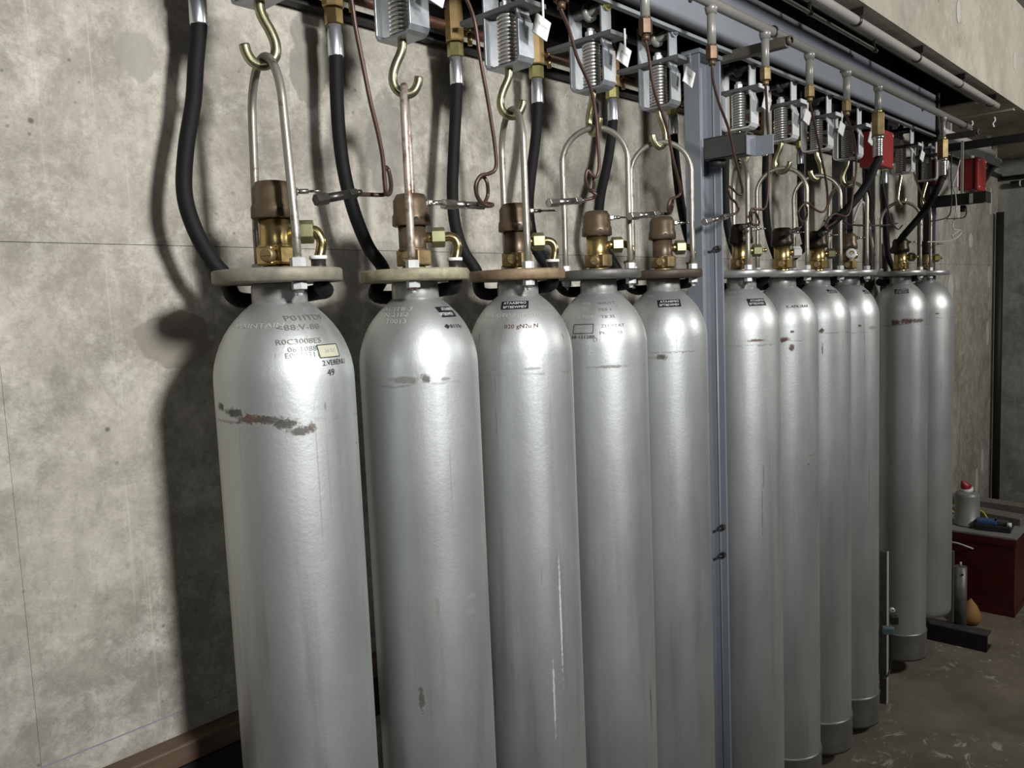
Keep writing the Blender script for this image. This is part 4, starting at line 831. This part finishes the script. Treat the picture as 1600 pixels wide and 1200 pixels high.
o = MB().box((5.38, -.05, cz + .035), (.10, .46, .07), Rz(-.15)).build('grey_board', M['woodgrey'], None, (5.38, -.05, cz), .002); tag(o, 'thicker grey board behind the first board on the red cabinet', 'board')
o = MB().lathe([(.10, 0), (.11, .02), (.10, .06), (.06, .095), (.0, .11)], (6.1, -.30, ZF), (0, 0, 1), 20)
o.v = [(6.1 + (v[0] - 6.1) * 1.6, -.3 + (v[1] + .3) * 2.0, ZF + (v[2] - ZF) * 4.6) for v in o.v]
ob = o.build('black_sack', M['blackplastic'], None, (6.1, -.3, ZF)); tag(ob, 'black sack slumped on the floor behind the red cabinet', 'sack')
o = MB().strip([(5.05, -.21, cz + .004), (5.14, -.20, cz + .008), (5.2, -.26, cz + .006)], .06, .006, (0, 1, .1)).build('black_pouch', M['blackplastic'], None, (5.1, -.2, cz), .002); tag(o, 'flat black pouch beside the tool on the red cabinet', 'pouch')
# posts and foot frame under the last cylinder
t = thing('post_stub', 'short grey round post standing on a black steel foot by the red cabinet', 'post', (4.42, -.137, ZF)); 
MB().cyl((0, 0, .03), (0, 0, .378), .029, 24).build('post', M['flangegrey'], t)
MB().cyl((0, .0, .378), (0, 0, .40), .005, 8).build('pin', M['conduit'], t)
MB().cyl((-.0245, -.014, .345), (-.0275, -.016, .345), .005, 10).build('hole', M['black'], t)
t = thing('foot_frame', 'black steel channel foot on the floor under the last cylinder', 'frame', (4.33, -.1, ZF))
MB().box((0, 0, .042), (.012, .36, .080)).build('web', M['black'], t, None, .001)
MB().box((.04, 0, .080), (.08, .36, .008)).build('flange', M['darkpipe'], t, None, .001)
MB().box((.04, 0, .008), (.08, .36, .008)).build('flange', M['black'], t, None, .001)
MB().box((.02, -.165, .036), (.030, .006, .065)).build('end_tab', M['conduit'], t)
o = MB().lathe([(.0, 0), (.04, .004), (.055, .03), (.05, .06), (.03, .10), (.0, .135)], (4.66, -.125, ZF), (0.15, 0, 1), 16)
ob = o.build('orange_bag', M['orange'], None, (4.72, -.145, ZF)); tag(ob, 'small orange cloth bag on the floor beside the red cabinet', 'bag')
o = MB().span((4.60, -.03, ZF), (4.612, -.06, .425)).build('pale_stick', M['woodgrey'], None, (4.6, -.04, ZF)); tag(o, 'pale wooden stick leaning behind the short grey post', 'stick')
# upright channel and clip between ninth and tenth cylinders
t = thing('upright_channel', 'thin grey upright channel in the gap before the last two cylinders', 'channel', (3.52, -.06, ZF))
MB().box((0, 0, .335), (.004, .028, .67)).build('web', M['flangegrey'], t)
MB().box((.010, -.014, .335), (.022, .003, .67)).build('flange', M['conduit'], t)
t = thing('hose_clamp', 'small clamp with a round bright knob in the gap before the last two cylinders', 'clamp', at(1393, 970, -.10)); c = tuple(t.location)
p = at(1394, 953, -.12); loc3(MB().lathe([(.004, -.006), (.010, -.006), (.010, .006), (.004, .006)], p, (-.8, -.6, 0), 16, caps=False), c).build('knob', M['galvlight'], t)
p = at(1397, 968, -.12); loc3(MB().box(p, (.03, .03, .035), Rz(.5)), c).build('body', M['darksteel'], t, None, .003)
p = at(1388, 985, -.12); loc3(MB().box(p, (.03, .045, .03), Rz(.4)), c).build('wrap', M['teal'], t, None, .004)
cable([(1391, 990), (1392, 1020), (1390, 1048), (1382, 1062)], -.12, .004, 'thin black cable hanging from the small clamp to the floor', M['black'])
o = MB().lathe([(.05, 0), (.05, .05), (.044, .054)], (3.3, .02, ZF), (0, 0, 1), 20).build('support_puck', M['black'], None, (3.3, .02, ZF)); tag(o, 'black round block on the floor under the ninth cylinder', 'block')
